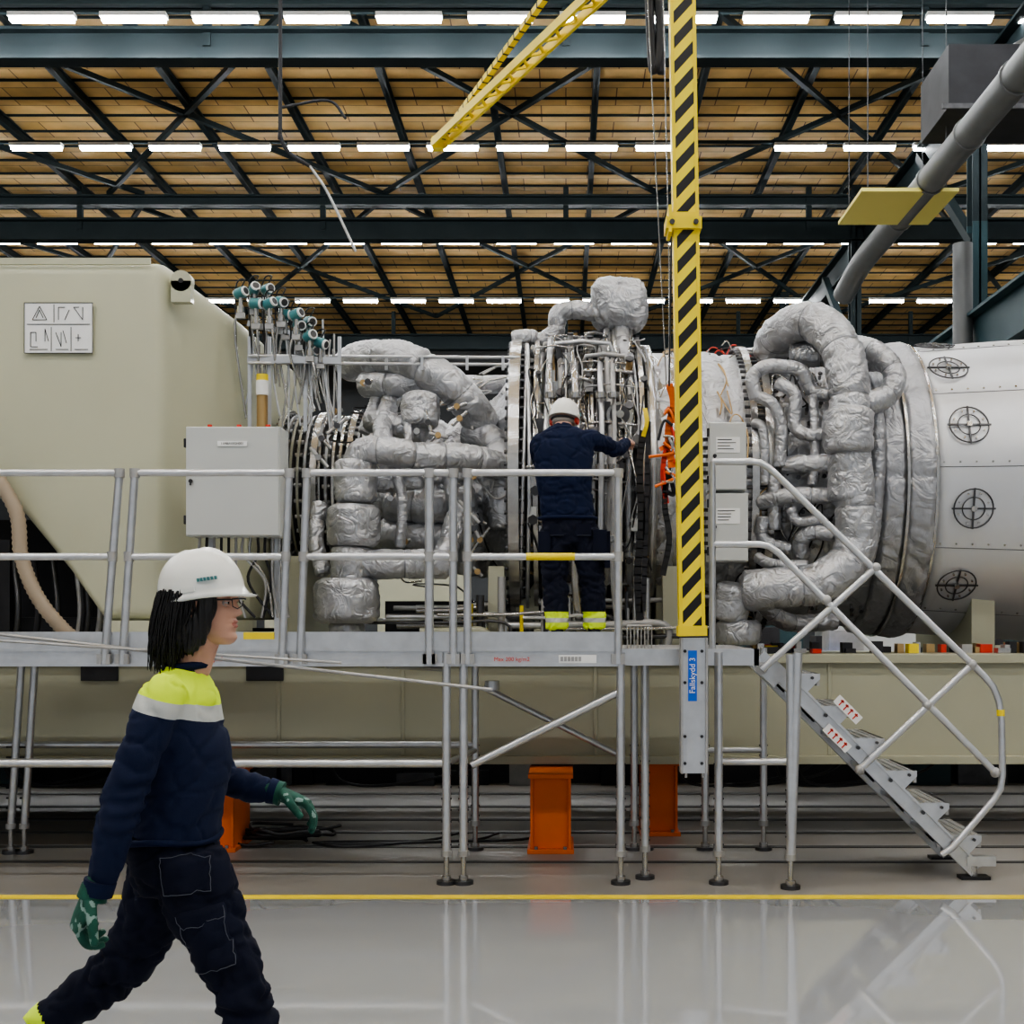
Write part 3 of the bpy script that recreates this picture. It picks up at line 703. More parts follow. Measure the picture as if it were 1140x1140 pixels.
def panel(x0,x1,lean0,lean1):
    zt=W(0,527,PF).z;zm=W(0,620,PF).z
    b.cyl((X_(x0+lean0) ,PF-.03,zt),(X_(x1+lean1),PF-.03,zt),.0215,'galv',12)
    f=(722-620)/(722-527)
    b.cyl((X_(x0+lean0*f),PF-.03,zm),(X_(x1+lean1*f),PF-.03,zm),.0215,'galv',12)
    for x,l in((x0,lean0),(x1,lean1)):
        b.cyl((X_(x),PF-.03,DZ-.09),(X_(x+l),PF-.03,zt+.0),.0245,'galv',12)
        b.cyl((X_(x+l),PF-.03,zt-.03),(X_(x+l),PF-.03,zt+.025),.032,'galvd',12)
        b.cyl((X_(x+l*f)-.0,PF-.03,zm-.03),(X_(x+l*f),PF-.03,zm+.03),.031,'galvd',12)
        b.box((X_(x)-.04,PF-.05,DZ-.09),(X_(x)+.04,PF-.012,DZ-.03),'galvd')
panel(-190,118,0,17);panel(138,315,14,8);panel(335,505,8,0);panel(478,479,0,0);panel(521,688,0,0)
zm=W(0,620,PF).z;b.cyl((X_(586),PF-.03,zm),(X_(640),PF-.03,zm),.0225,'yellow',12)
for k in range(8): b.cyl((X_(700+k*4),PF+.2,DZ),(X_(700+k*4),PF+.2,DZ+.14),.004,'galvd',5)
b.cyl((X_(700),PF+.2,DZ+.14),(X_(728),PF+.2,DZ+.14),.006,'galvd',5)
wp=b.build('work_platform')
b=MB()
b.box((X_(622),PF-.018,W(0,738,PF).z),(X_(664),PF-.0125,W(0,729,PF).z),'white')
for k in range(6): b.box((X_(624+k*4),PF-.021,W(0,736,PF).z),(X_(627+k*4),PF-.018,W(0,731,PF).z),'galvd')
b.box((X_(272),PF-.022,DZ+.06),(X_(306),PF-.013,DZ+.102),'yellow')
b.build('platform_labels',wp)
text('platform_text','Max 200 kg/m2',(X_(570),PF-.022,W(0,734,PF).z),.035,'red',parent=wp)
text('platform_text','Max 200 kg/m2',(X_(230),PF-.022,W(0,734,PF).z),.035,'red',parent=wp)
b=MB()
b.cyl(W(-20,704,7.68),W(548,768,7.2),.010,'galvd',8);b.cyl(W(-20,712,7.66),W(380,738,7.3),.008,'galvd',8)
b.build('scaffold_poles')

# ------------------------------------------------------------------ stairs
b=MB();SY0=7.95;SY1=8.60
top=W(868,742,SY0);bot=W(1084,958,SY0);dd=(bot-top).normalized();nn_=V((0,-1,0)).cross(dd)
if nn_.z<0: nn_=-nn_
for y in(SY0,SY1):
    p=V((top.x,y,top.z))-nn_*.035;q=V((bot.x,y,bot.z))-nn_*.035
    b.obox((p+q)/2,dd*((q-p).length/2+.05),V((0,.012,0)),nn_*.042,'galv')
    for sg in(-1,1): b.obox((p+q)/2+nn_*sg*.04,dd*((q-p).length/2+.05),V((0,.028,0)),nn_*.007,'galv')
    q=V((bot.x,y,bot.z))
    b.box((q.x-.09,y-.05,0),(q.x+.09,y+.05,.02),'black');b.cyl((q.x,y,.02),(q.x+.0,y,.14),.022,'steel',10)
    b.obox(q+V((0.04,0,-.0)),V((.09,0,0)),V((0,.03,0)),V((0,0,.03)),'galv')
    for i in range(6):
        t=(i+.5)/6;c=V((top.x,y,top.z)).lerp(V((bot.x,y,bot.z)),t)
        sg=-1 if y==SY0 else 1
        P=[c+V((-.12,0,.055)),c+V((.15,0,.055)),c+V((.15,0,.02)),c+V((.03,0,-.10))]
        P2=[v+V((0,.012*-sg,0)) for v in P]
        b.add(P+P2,[(0,1,2,3),(7,6,5,4),(0,4,5,1),(1,5,6,2),(2,6,7,3),(3,7,4,0)],'galv')
        b.cyl(c+V((.10,sg*.004,.03)),c+V((.10,sg*.018,.03)),.010,'dsteel',8)
        b.cyl(c+V((-.02,sg*.02,-.0)),c+V((-.02,sg*.034,-.0)),.012,'dsteel',8)
for i in range(6):
    t=(i+.5)/6;c=V((top.x,0,top.z)).lerp(V((bot.x,0,bot.z)),t)
    b.box((c.x-.12,SY0+.012,c.z+.025),(c.x+.15,SY1-.012,c.z+.055),'galv')
    b.box((c.x+.13,SY0+.012,c.z-.02),(c.x+.15,SY1-.012,c.z+.055),'galvd')
    for k in range(5): b.box((c.x-.1+k*.05,SY0+.02,c.z+.055),(c.x-.085+k*.05,SY1-.02,c.z+.06),'galvd')
b.obox(W(856,745,SY0-.02),dd*.10,V((0,.015,0)),nn_*.06,'galv');b.cyl(W(848,744,SY0-.05),W(848,744,SY0),.04,'galvd',14)
RY=SY0-.05
def hrs(pts,r=.0215):
    b.tube([W(p[0],p[1],RY) for p in pts],r,'galv',12)
hrs([(793,514),(835,514),(846,515),(856,521),(866,530),(1095,752),(1106,765),(1112,780),(1115,800),(1116,862),(1114,878),(1107,890),(1060,944),(1048,952)])
hrs([(793,606),(845,606),(856,608),(866,615),(1108,860)])
hrs([(848,746),(975,632)]);hrs([(957,857),(1082,740)]);hrs([(793,514),(793,737)])
for p in((975,632),(1082,740),(1108,860),(957,857),(920,668),(1032,785)): b.sphere(W(p[0],p[1],RY),.032,'galvd')
b.cyl(W(1114,797,RY),W(1114,790,RY),.0245,'yellow',12)
st=b.build('access_stairs')
b=MB()
for (cx,cy) in((944,790),(932,822)):
    c=W(cx,cy,SY0-.035)
    b.obox(c,dd*.10,V((0,.002,0)),nn_*.030,'white')
    for k in(-1,1,0,2):
        cc=c+dd*(k*.04-.02)-V((0,.004,0));b.obox(cc,dd*.004,V((0,.001,0)),nn_*.022,'red');b.obox(cc+nn_*.012,dd*.012,V((0,.001,0)),nn_*.005,'red')
b.build('warning_labels',st)

# ------------------------------------------------------------------ fall arrest mast
MY=7.6
b=MB()
mt=W(757,-140,MY);mb=W(770,706,MY);md=(mt-mb).normalized()
sx=V((0,-1,0)).cross(md).normalized()
hw=.066
b.obox((mt+mb)/2,md*(mt-mb).length/2,sx*(hw-.010),V((0,.05,0)),'stripe')
for sg in(-1,1): b.obox((mt+mb)/2+sx*sg*(hw),md*(mt-mb).length/2,sx*.010,V((0,.056,0)),'yellow')
b.obox(mb+V((0,0,.02)),sx*.085,V((0,.07,0)),V((0,0,.03)),'yellow')
p=W(771,710,MY);q=W(773,860,MY)
b.obox((p+q)/2,V((.070,0,0)),V((0,.04,0)),V((0,0,(p.z-q.z)/2)),'galv')
for sg in(-1,1): b.obox((p+q)/2+V((sg*.073,0,0)),V((.006,0,0)),V((0,.06,0)),V((0,0,(p.z-q.z)/2)),'galvd')
for y in(725,760,820,850): 
    for sx_ in(-.05,.05): b.cyl(W(772,y,MY-.04)+V((sx_,0,0)),W(772,y,MY-.055)+V((sx_,0,0)),.010,'dark',8)
b.cyl(q+V((-.05,0,0)),q+V((-.05,0,-.03)),.01,'steel',8);b.cyl(q+V((.05,0,0)),q+V((.05,0,-.03)),.01,'steel',8)
for z in(DZ-.06,1.15): b.box((p.x-.06,MY+.04,z-.03),(p.x+.06,PF-.001,z+.03),'galv')
c=W(760,252,MY);b.obox(c,V((.105,0,0)),V((0,.085,0)),V((0,0,.035)),'yellow');b.obox(c+V((0,0,.045)),V((.085,0,0)),V((0,.07,0)),V((0,0,.02)),'yellow')
b.obox(c+V((-.08,0,.02)),V((.010,0,0)),V((0,.09,0)),V((0,0,.08)),'yellow')
for sg in(-.07,.07): b.cyl(c+V((sg,-.085,0)),c+V((sg,-.10,0)),.016,'dsteel',8)
bt=V((-1.13,11.3,5.80));br_=V((.70,7.6,5.80));up=V((.72,7.6,6.45))
bd=(bt-br_).normalized();bs=bd.cross(V((0,0,1))).normalized()
for sg in(-1,1): b.obox((bt+br_)/2+bs*sg*.055,bd*(bt-br_).length/2,bs*.012,V((0,0,.035)),'yellow')
n=30
for i in range(n):
    a_=br_.lerp(bt,i/n);c_=br_.lerp(bt,(i+1)/n);sg=1 if i%2 else -1
    b.beam(a_+bs*sg*.055,c_-bs*sg*.055,.018,.018,'yellow')
b.beam(bt,up,.045,.045,'yellow')
for i in range(40): 
    t=i/40;b.beam(bt.lerp(up,t+.004),bt.lerp(up,t+.008),.048,.048,'dark')
b.cyl(mt,V((up.x,7.6,6.5)),.06,'yellow',14)
b.box(bt-V((.05,.05,.05)),bt+V((.05,.05,.05)),'yellow')
b.cyl(W(737,-60,8.0),W(745,300,8.2),.004,'steel',5);b.cyl(W(718,-60,8.0),W(742,430,8.4),.004,'steel',5);b.cyl(W(748,230,8.0),W(745,430,8.2),.006,'black',5)
mo=b.build('fall_arrest_mast')
b=MB();bl=W(771,752,MY-.046);b.box((bl.x-.026,bl.y,W(0,780,MY).z),(bl.x+.026,bl.y+.004,W(0,724,MY).z),'blue');b.build('name_plate',mo)
text('plate_text','Fallskydd 3',(bl.x,bl.y-.003,bl.z),.048,'white',xa=(0,0,1),ya=(-1,0,0),parent=mo)
b=MB()
b.pipe([W(722,-40,8.2),W(724,30,8.2),W(728,80,8.2),W(735,40,8.2),W(730,-40,8.2)],.03,'black',8)
b.pipe([W(732,-40,8.2),W(734,50,8.2),W(736,82,8.2),W(738,40,8.2)],.022,'dark',8);b.build('hanging_lifting_strap')
b=MB();rnd=random.Random(9)
def strap(pts,w,k):
    C=catmull([W(*p) for p in pts],6)
    for a_,c_ in zip(C,C[1:]):
        d=(c_-a_);L=d.length;d.normalize();s_=V((0,1,0)).cross(d).normalized()
        b.obox((a_+c_)/2,d*(L/2+.004),s_*w/2,V((0,.003,0)),k)
strap([(716,480,9.0),(712,520,9.0),(714,580,9.0),(710,640,9.0),(712,690,9.0)],.05,'black')
strap([(722,470,9.0),(720,540,9.0),(718,620,9.0),(716,680,9.0)],.035,'dark')
strap([(718,455,9.0),(720,470,8.98),(716,486,9.0)],.03,'yellow')
strap([(745,428,8.6),(750,450,8.6),(744,480,8.6),(748,520,8.6)],.05,'orange')
strap([(752,440,8.6),(758,470,8.6),(742,500,8.6),(738,530,8.6),(742,560,8.6)],.035,'red')
strap([(742,455,8.6),(765,480,8.6),(748,505,8.6)],.04,'orange')
strap([(735,500,8.6),(758,490,8.6),(765,500,8.6)],.03,'orange')
strap([(744,520,8.6),(740,560,8.6),(745,600,8.6),(738,640,8.6)],.04,'black')
strap([(738,545,8.6),(750,550,8.6),(746,530,8.6)],.03,'black')
for i in range(12):
    p=W(rnd.uniform(735,765),rnd.uniform(440,530),8.58);b.pipe([p,p+V((rnd.uniform(-.08,.08),0,rnd.uniform(-.1,.05))),p+V((rnd.uniform(-.1,.1),0,-.1))],.010,rnd.choice(['orange','red','black','steel','black']),6)
b.cyl(W(745,430,8.6),W(745,300,8.4),.005,'steel',5)
b.build('safety_harness')

# ------------------------------------------------------------------ people
NV=(.007,.013,.042);NP=(.006,.008,.021);HV=(.72,.95,.04);RF=(.52,.54,.52)
M['navy']=mat('navy_work_cloth',NV,.85,0,var=.15,vscale=14,bump=.25,bscale=260,bdist=.002,spec=.2)
M['navyp']=mat('dark_navy_trousers',NP,.85,0,var=.2,vscale=10,bump=.25,bscale=260,bdist=.002,spec=.2)
M['hivis']=mat('hi_vis_yellow_cloth',HV,.7,0)
M['skin']=mat('skin',(.58,.33,.24),.5,0,var=.05,vscale=20)
M['lips']=mat('lips',(.42,.15,.12),.45)
M['eye']=mat('eye_white',(.50,.48,.45),.2)
M['iris']=mat('iris_brown',(.03,.02,.012),.2)
M['hair']=mat('black_hair',(.007,.006,.006),.38,0,bump=.8,bscale=60,bdist=.004,stretch=(3,3,.4))
M['hairg']=mat('grey_hair',(.25,.23,.21),.6)
M['helmet']=mat('white_helmet_shell',(.82,.83,.79),.25,coat=.3)
M['glove']=mat('green_work_glove',(.008,.075,.050),.8,0,var=.3,vscale=40)
M['glovew']=mat('glove_grip_print',(.20,.30,.27),.7)
M['boot']=mat('black_safety_boot',(.02,.02,.02),.45)
M['stitch']=mat('pale_stitching',(.10,.11,.14),.8)

def etube(P,R,lat,n=28,sm=5):
    C=catmull(P,sm);RR=catmull([V((r[0],r[1],0)) for r in R],sm);lat=V(lat);vs=[];m=len(C)
    for i in range(m):
        t=(C[min(m-1,i+1)]-C[max(0,i-1)]).normalized()
        l=(lat-t*lat.dot(t)).normalized();w=t.cross(l)
        for j in range(n):
            a=2*math.pi*j/n;vs.append(C[i]+l*RR[i].x*math.cos(a)+w*RR[i].y*math.sin(a))
    fs=[(i*n+j,i*n+(j+1)%n,(i+1)*n+(j+1)%n,(i+1)*n+j) for i in range(m-1) for j in range(n)]
    o=len(vs);e0=C[0]-(C[1]-C[0]).normalized()*min(RR[0].x,RR[0].y)*.35;e1=C[-1]+(C[-1]-C[-2]).normalized()*min(RR[-1].x,RR[-1].y)*.35
    vs+=[e0,e1]
    for j in range(n):
        fs.append((o,(j+1)%n,j));fs.append((o+1,(m-1)*n+j,(m-1)*n+(j+1)%n))
    return vs,fs
def union(name,parts,voxel,mats,parent,smooth=4,disp=None,matf=None):
    vs=[];fs=[]
    for v,f in parts:
        o=len(vs);vs+=[tuple(x) for x in v];fs+=[[i+o for i in q] for q in f]
    me=bpy.data.meshes.new(name+'_src');me.from_pydata(vs,[],fs);me.update()
    import bmesh
    bm=bmesh.new();bm.from_mesh(me);bmesh.ops.recalc_face_normals(bm,faces=bm.faces);bm.to_mesh(me);bm.free()
    o=bpy.data.objects.new(name,me);bpy.context.collection.objects.link(o)
    r=o.modifiers.new('r','REMESH');r.mode='VOXEL';r.voxel_size=voxel
    s=o.modifiers.new('s','SMOOTH');s.iterations=smooth;s.factor=.5
    dg=bpy.context.evaluated_depsgraph_get();nm=bpy.data.meshes.new_from_object(o.evaluated_get(dg))
    o.modifiers.clear();o.data=nm;nm.materials.clear()
    for k in mats:nm.materials.append(M[k])
    if disp:
        ns=[v.normal.copy() for v in nm.vertices]
        for v,nv in zip(nm.vertices,ns): v.co=v.co+nv*disp(v.co,nv)
    for p in nm.polygons:
        p.use_smooth=True
        p.material_index=matf(p.center,p.normal) if matf else 0
    nm.update();o.parent=parent;return o
def folds(amp,joints=()):
    def f(p,n):
        n1=noise.noise(V((p.x*5+p.z*4,p.y*5,p.z*9-p.x*5)));n2=noise.noise(V((p.x*12-p.z*8,p.y*12,p.z*16+p.x*9))+V((3,1,7)))
        d=amp*(.7*n1-1.0*max(0,1-abs(n1)*7)+.3*n2-.6*max(0,1-abs(n2)*6))
        for (c,rad,ax) in joints:
            L=(p-c).length
            if L<rad: d+=amp*.9*(1-L/rad)*math.sin((p-c).dot(ax)*85+9*noise.noise(p*7))
        return d
    return f
def hand(wr,dr,pn,th,curl=.5,size=1.0):
    dr=V(dr).normalized();pn=V(pn);pn=(pn-dr*pn.dot(dr)).normalized();lat=dr.cross(pn).normalized()
    if lat.dot(V(th))<0: lat=-lat
    s=size;wr=V(wr);parts=[]
    parts.append(etube([wr-dr*.03*s,wr,wr+dr*.035*s,wr+dr*.07*s,wr+dr*.095*s],[(.030*s,.024*s),(.030*s,.023*s),(.040*s,.020*s),(.044*s,.018*s),(.041*s,.014*s)],lat,20,4))
    for off,l,cm in((.033,.072,.9),(.011,.082,1.0),(-.011,.076,1.08),(-.032,.060,1.2)):
        p=wr+dr*.088*s+lat*off*s;a=.25*curl*cm;pts=[p-dr*.012*s,p]
        for k,fr in enumerate((.45,.30,.25)):
            a+= (0.55,.75,.5)[k]*curl*cm
            d=dr*math.cos(a)+pn*math.sin(a)+lat*off*1.5
            p=p+d.normalized()*l*fr*s*1.05;pts.append(p)
        parts.append(etube(pts,[(.0100*s,.0100*s)]*2+[(.0098*s,.0098*s),(.009*s,.009*s),(.0078*s,.0078*s)],lat,12,4))
    p=wr+dr*.028*s+lat*.028*s;d1=(dr*.75+lat*.75+pn*.35).normalized();d2=(dr*.95+lat*.25+pn*.5).normalized()
    parts.append(etube([p-d1*.015*s,p,p+d1*.038*s,p+d1*.038*s+d2*.032*s,p+d1*.038*s+d2*.055*s],[(.015*s,.015*s),(.015*s,.015*s),(.0125*s,.0125*s),(.011*s,.011*s),(.009*s,.009*s)],pn,12,4))
    return parts
def interp(tab,z):
    for (a,b) in zip(tab,tab[1:]):
        if z<=b[0]:
            t=(z-a[0])/(b[0]-a[0]);t=clamp(t,0,1)
            return [a[i]+(b[i]-a[i])*t for i in range(1,len(a))]
    return list(tab[-1][1:])
HT=[(0,.074,.028,.020),(.006,.084,.012,.030),(.02,.090,-.015,.042),(.04,.090,-.045,.052),(.06,.089,-.066,.058),(.085,.088,-.082,.065),(.115,.088,-.094,.071),(.14,.092,-.099,.075),(.17,.088,-.099,.0755),(.195,.072,-.090,.067),(.215,.045,-.070,.051),(.228,.012,-.038,.028),(.232,-.005,-.02,.008)]
def head(name,origin,rot,parent,female=True,hairk='hair'):
    Mx=Matrix.Translation(origin)@rot.to_4x4()
    b=MB();nz,nt_=96,80;vs=[];loc=[]
    g=lambda x,c,s:math.exp(-((x-c)/s)**2)
    for i in range(nz+1):
        z=.232*i/nz;f,bk,w=interp(HT,z);cx=(f+bk)/2;L=(f-bk)/2
        for j in range(nt_):
            a=2*math.pi*j/nt_;ca,sa=math.cos(a),math.sin(a)
            x=cx+L*math.copysign(abs(ca)**.9,ca);y=w*math.copysign(abs(sa)**.9,sa)
            if ca>0:
                nose=.0
                if .074<z<.128: nose=.021*clamp((.128-z)/.040,0,1)**1.2 if z>.084 else .021*clamp((z-.074)/.010,0,1)
                x+=nose*g(y,0,.0105+.004*clamp((.1-z)/.02,0,1))
                x+=(.0065*g(z,.0625,.0055)+.0065*g(z,.0505,.0055)-.003*g(z,.0565,.0025))*g(y,0,.020)
                x+=.005*g(z,.018,.012)*g(y,0,.022)-.004*g(z,.036,.007)*g(y,0,.025)
                x+=.004*g(z,.135,.010)*(g(y,.03,.024)+g(y,-.03,.024))
                x-=.011*g(z,.114,.012)*(g(y,.033,.015)+g(y,-.033,.015))
                x+=.004*g(z,.09,.015)*(g(y,.042,.018)+g(y,-.042,.018))
            vs.append(Mx@V((x,y,z)));loc.append((x,y,z))
    fs=[(i*nt_+j,i*nt_+(j+1)%nt_,(i+1)*nt_+(j+1)%nt_,(i+1)*nt_+j) for i in range(nz) for j in range(nt_)]
    sk=[];lp=[]
    for f in fs:
        x,y,z=[sum(loc[k][q] for k in f)/4 for q in range(3)]
        (lp if (x>.07 and abs(y)<.021*(1-abs(z-.0565)/.03) and .045<z<.068) else sk).append(f)
    b.add(vs,sk,'skin',True);b.add(vs,lp,'lips',True)
    b.add(vs[:nt_],[tuple(range(nt_))[::-1]],'skin',True)
    for sg in(-1,1):
        c=V((.0705,sg*.033,.114));b.sphere(Mx@c,.0118,'eye',16,12);b.sphere(Mx@(c+V((.0072,sg*.001,0))),.0058,'iris',12,8)
        for zo,rr in((.0068,.0036),(.0095,.0042),(-.0075,.0032)):
            b.tube([Mx@(c+V((.0122*math.cos(t)*.95,.0145*math.sin(t),zo*(.55+.45*math.cos(t))))) for t in [k*.26-1.3 for k in range(11)]],rr,'skin',7)
        b.tube([Mx@(c+V((.0128*math.cos(t),.014*math.sin(t),.0038))) for t in [k*.26-1.3 for k in range(11)]],.0012,hairk,5)
        b.tube([Mx@V((.094-.35*abs(t)*abs(t)*8,sg*.033+t,.135-abs(t)*.12)) for t in [k*.004-.018 for k in range(10)]],.0022,hairk,6)
        e=[Mx@V((-.005-.016*math.cos(t),sg*(.078),.105+.029*math.sin(t))) for t in [k*math.pi/9 -1.7 for k in range(16)]]
        b.tube(e,.005,'skin',8);b.sphere(Mx@V((-.006,sg*.073,.100)),.015,'skin',sc=(.8,.5,1.3))
    o=b.build('head',parent);return o,Mx
def helmet(Mx,parent,tilt,dz=.0,k='helmet'):
    H=Mx@Matrix.Translation(V((-.004,0,.128+dz)))@Matrix.Rotation(tilt,4,'Y')
    b=MB();n=64;rings=[]
    def rg(h,s,extra=0,peak=0):
        out=[]
        for j in range(n):
            a=2*math.pi*j/n;ca=math.cos(a);sa=math.sin(a)
            rx=.118*s+extra;ry=.100*s+extra
            rx+=peak*max(0,ca)**2.5 if peak else 0
            x=rx*ca;y=ry*sa
            hh=h+ (.005*math.exp(-(y/.012)**2)+.003*math.exp(-((abs(y)-.032)/.006)**2) if s<.96 and s>.2 else 0)
            out.append(H@V((x,y,hh-(.012*max(0,ca)**3 if peak else 0))))
        return out
    rings=[rg(-.006,.93),rg(-.010,.98,.006,.024),rg(-.005,1.0,.008,.026),rg(.002,1.0,.003,.008),rg(.012,1.0,0,0)]
    for t in(.12,.25,.4,.55,.7,.85,1.0,1.15,1.28,1.4,1.5,1.56): rings.append(rg(.012+.120*math.sin(t),max(.01,math.cos(t)**.85)))
    b.loft(rings,k,True,True)
    for sg in(-1,1): b.obox(H@V((0,sg*.1005,.018)),(H.to_3x3()@V((.018,0,0))),(H.to_3x3()@V((0,.003,0))),(H.to_3x3()@V((0,0,.006))),k)
    b.tube([H@V((-.103*math.cos(t),.085*math.sin(t),-.022)) for t in[k_*.2-1.2 for k_ in range(13)]],.008,'dark',6)
    for i in range(6): b.obox(H@V((.030+i*.009,-.0965+.0011*i*i*.35,.040)),(H.to_3x3()@V((.003,.0,0))),(H.to_3x3()@V((0,.004,0))),(H.to_3x3()@V((0,0,.0045))),'teal')
    b.build('helmet',parent)
def sew_patch(b,target,corners,ny,nx,thick,k='navyp',lines=True,flap=0.0):
    tl,tr,br,bl=[V(c) for c in corners];G=[]
    for i in range(ny+1):
        row=[]
        for j in range(nx+1):
            p=tl.lerp(tr,j/nx).lerp(bl.lerp(br,j/nx),i/ny);q=V((p.x,p.y-.4,p.z))
            ok,loc,nor,_=target.ray_cast(q,V((0,1,0)))
            if not ok: loc=p;nor=V((0,-1,0))
            if nor.y>0: nor=-nor
            row.append((loc,nor,(i in(0,ny) or j in(0,nx))))
        G.append(row)
    vs=[loc+nor*(-.004 if e else thick) for row in G for loc,nor,e in row]
    fs=[(i*(nx+1)+j,i*(nx+1)+j+1,(i+1)*(nx+1)+j+1,(i+1)*(nx+1)+j) for i in range(ny) for j in range(nx)]
    b.add(vs,[f[::-1] for f in fs],k,True)
    if lines:
        for jj in(1,nx-1): b.tube([G[i][jj][0]+G[i][jj][1]*(thick+.0005) for i in range(1,ny)],.0010,'stitch',5)
        for ii in((1,ny-1) if not flap else (int(ny*flap),ny-1)): b.tube([G[ii][j][0]+G[ii][j][1]*(thick+.0005) for j in range(1,nx)],.0010,'stitch',5)

# ---- walking woman
Wm=empty('walking_woman');D0=3.5
w=lambda x,y,d=D0:W(x,y,d)
M['wjacket']=band_mat('navy_jacket_with_hi_vis_yoke',NV,[(w(0,790).z+.28*w(200,0).x,RF),(w(0,773).z+.28*w(200,0).x,HV),(w(0,741).z+.28*w(200,0).x+.0,NV)],.28)
tor=etube([w(209,738),w(206,752),w(204,772),w(203,805),w(204,845),w(199,890),w(192,930)],[(.052,.052),(.10,.066),(.160,.092),(.170,.108),(.160,.126),(.150,.124),(.158,.128)],(0,1,0),40)
armN=etube([w(194,766,3.38),w(180,780,3.34),w(160,830,3.30),w(138,885,3.28),w(125,935,3.27),w(114,985,3.27)],[(.05,.052),(.060,.062),(.054,.057),(.052,.058),(.046,.051),(.036,.040)],(0,1,0),28)
armF=etube([w(206,768,3.62),w(214,785,3.67),w(232,835,3.70),w(252,866,3.70),w(280,876,3.69),w(302,880,3.68)],[(.05,.054),(.060,.060),(.052,.055),(.048,.051),(.043,.046),(.035,.038)],(0,1,0),28)
elN=w(138,885,3.28);elF=w(252,868,3.70)
union('jacket',[tor,armN,armF],.0075,['wjacket'],Wm,4,folds(.0068,[(elN,.15,V((.2,0,1))),(elF,.13,V((1,0,.3))),(w(192,915),.16,V((.2,0,1)))]))
b=MB()
b.tube([w(112,980,3.27),w(108,996,3.27)],[.041,.039],'navy',20);b.tube([w(300,880,3.68),w(308,882,3.68)],[.038,.036],'navy',20)
b.tube([w(192,930)+V((.126*math.cos(t),.156*math.sin(t),.006*math.sin(3*t))) for t in[k*math.pi/16 for k in range(33)]],.009,'navy',8,caps=False)
b.tube(catmull([w(208,742)+V((.056*math.cos(t),.056*math.sin(t),.006*math.cos(t))) for t in[k*math.pi/8 for k in range(17)]],3),.012,'navy',8,caps=False)
b.build('cuffs_and_hem',Wm)
pel=etube([w(192,925),w(193,950),w(200,985)],[(.148,.116),(.155,.126),(.142,.116)],(0,1,0),36)
legN=etube([w(208,955,3.42),w(221,990,3.42),w(243,1045,3.41),w(270,1110,3.41),w(283,1170,3.41),w(286,1240,3.42),w(288,1310,3.42)],[(.082,.105),(.088,.108),(.082,.092),(.070,.077),(.068,.072),(.066,.070),(.070,.075)],(0,1,0),30)
legF=etube([w(188,955,3.59),w(176,1000,3.60),w(155,1045,3.61),w(124,1085,3.61),w(84,1115,3.60),w(42,1148,3.59)],[(.082,.105),(.086,.100),(.080,.088),(.070,.076),(.066,.070),(.064,.066)],(0,1,0),30)
kN=w(270,1115,3.41);kF=w(128,1082,3.61)
hd_dir=(w(42,1148,3.59)-w(84,1115,3.60)).normalized();h0=w(60,1134,3.595)
def pm(p,n):
    if (p-h0).dot(hd_dir)>0 and (p-h0).length<.2: return 1
    if w(0,1305,3.4).z<p.z<w(0,1285,3.4).z and p.x>w(200,0).x: return 1
    return 0
tr=union('trousers',[pel,legN,legF],.0078,['navyp','hivis'],Wm,4,folds(.010,[(kN,.2,V((.1,0,1))),(kF,.2,V((1,0,.5))),(w(200,1000),.15,V((.5,0,1)))]),pm)
bpy.context.view_layer.update()
b=MB()
sew_patch(b,tr,[w(200,1010,3.4),w(254,998,3.4),w(274,1068,3.4),w(222,1084,3.4)],16,12,.010,flap=.25)
sew_patch(b,tr,[w(180,947,3.4),w(242,947,3.4),w(246,990,3.4),w(188,996,3.4)],12,12,.009)
b.build('trouser_pockets',Wm)
def boot(c,dr,name,par,s=1.0):
    dr=V(dr).normalized();up_=V((0,0,1));up_=(up_-dr*up_.dot(dr)).normalized();lat=dr.cross(up_);c=V(c)
    parts=[etube([c-dr*.075*s+up_*.045*s,c-dr*.03*s+up_*.05*s,c+dr*.05*s+up_*.048*s,c+dr*.13*s+up_*.040*s,c+dr*.185*s+up_*.032*s],[(.034*s,.042*s),(.038*s,.048*s),(.042*s,.046*s),(.048*s,.036*s),(.036*s,.026*s)],lat,20,5),
           etube([c-dr*.025*s+up_*.03*s,c-dr*.02*s+up_*.12*s,c-dr*.02*s+up_*.2*s],[(.042*s,.055*s),(.042*s,.05*s),(.046*s,.052*s)],lat,20,5),
           etube([c-dr*.08*s+up_*.012*s,c+dr*.05*s+up_*.012*s,c+dr*.19*s+up_*.014*s],[(.036*s,.012*s),(.044*s,.012*s),(.036*s,.012*s)],lat,20,5)]
    union(name,parts,.008,['boot'],par,2)
boot(V((w(288,0,3.42).x,3.42,.0)),(1,-.1,.0),'boot',Wm)
rf=w(22,1168,3.59);boot(rf+V((-.10,0,-.10)),V((.55,0,-.83)),'boot_rear',Wm)
def gm(p,n): return 1 if noise.noise(p*60)>.36 else 0
union('glove_right',hand(w(104,991,3.27),(-.42,-.1,-1),(.85,.45,0),(.6,-.8,0),1.15,1.12),.0034,['glove','glovew'],Wm,2,None,gm)
union('glove_left',hand(w(308,882,3.68),(1,-.05,-.38),(-.2,-.2,-1),(0.1,-1,.1),.75,1.06),.0034,['glove','glovew'],Wm,2,None,gm)
b=MB();b.tube([w(107,986,3.27),w(102,1001,3.268)],[.036,.038],'glove',18);b.tube([w(306,881.5,3.68),w(314,884,3.68)],[.034,.036],'glove',18);b.build('glove_cuffs',Wm)
o,Mx=head('head',w(226,717,3.5),Matrix.Rotation(math.radians(-4),3,'Z')@Matrix.Rotation(math.radians(1),3,'Y'),Wm)
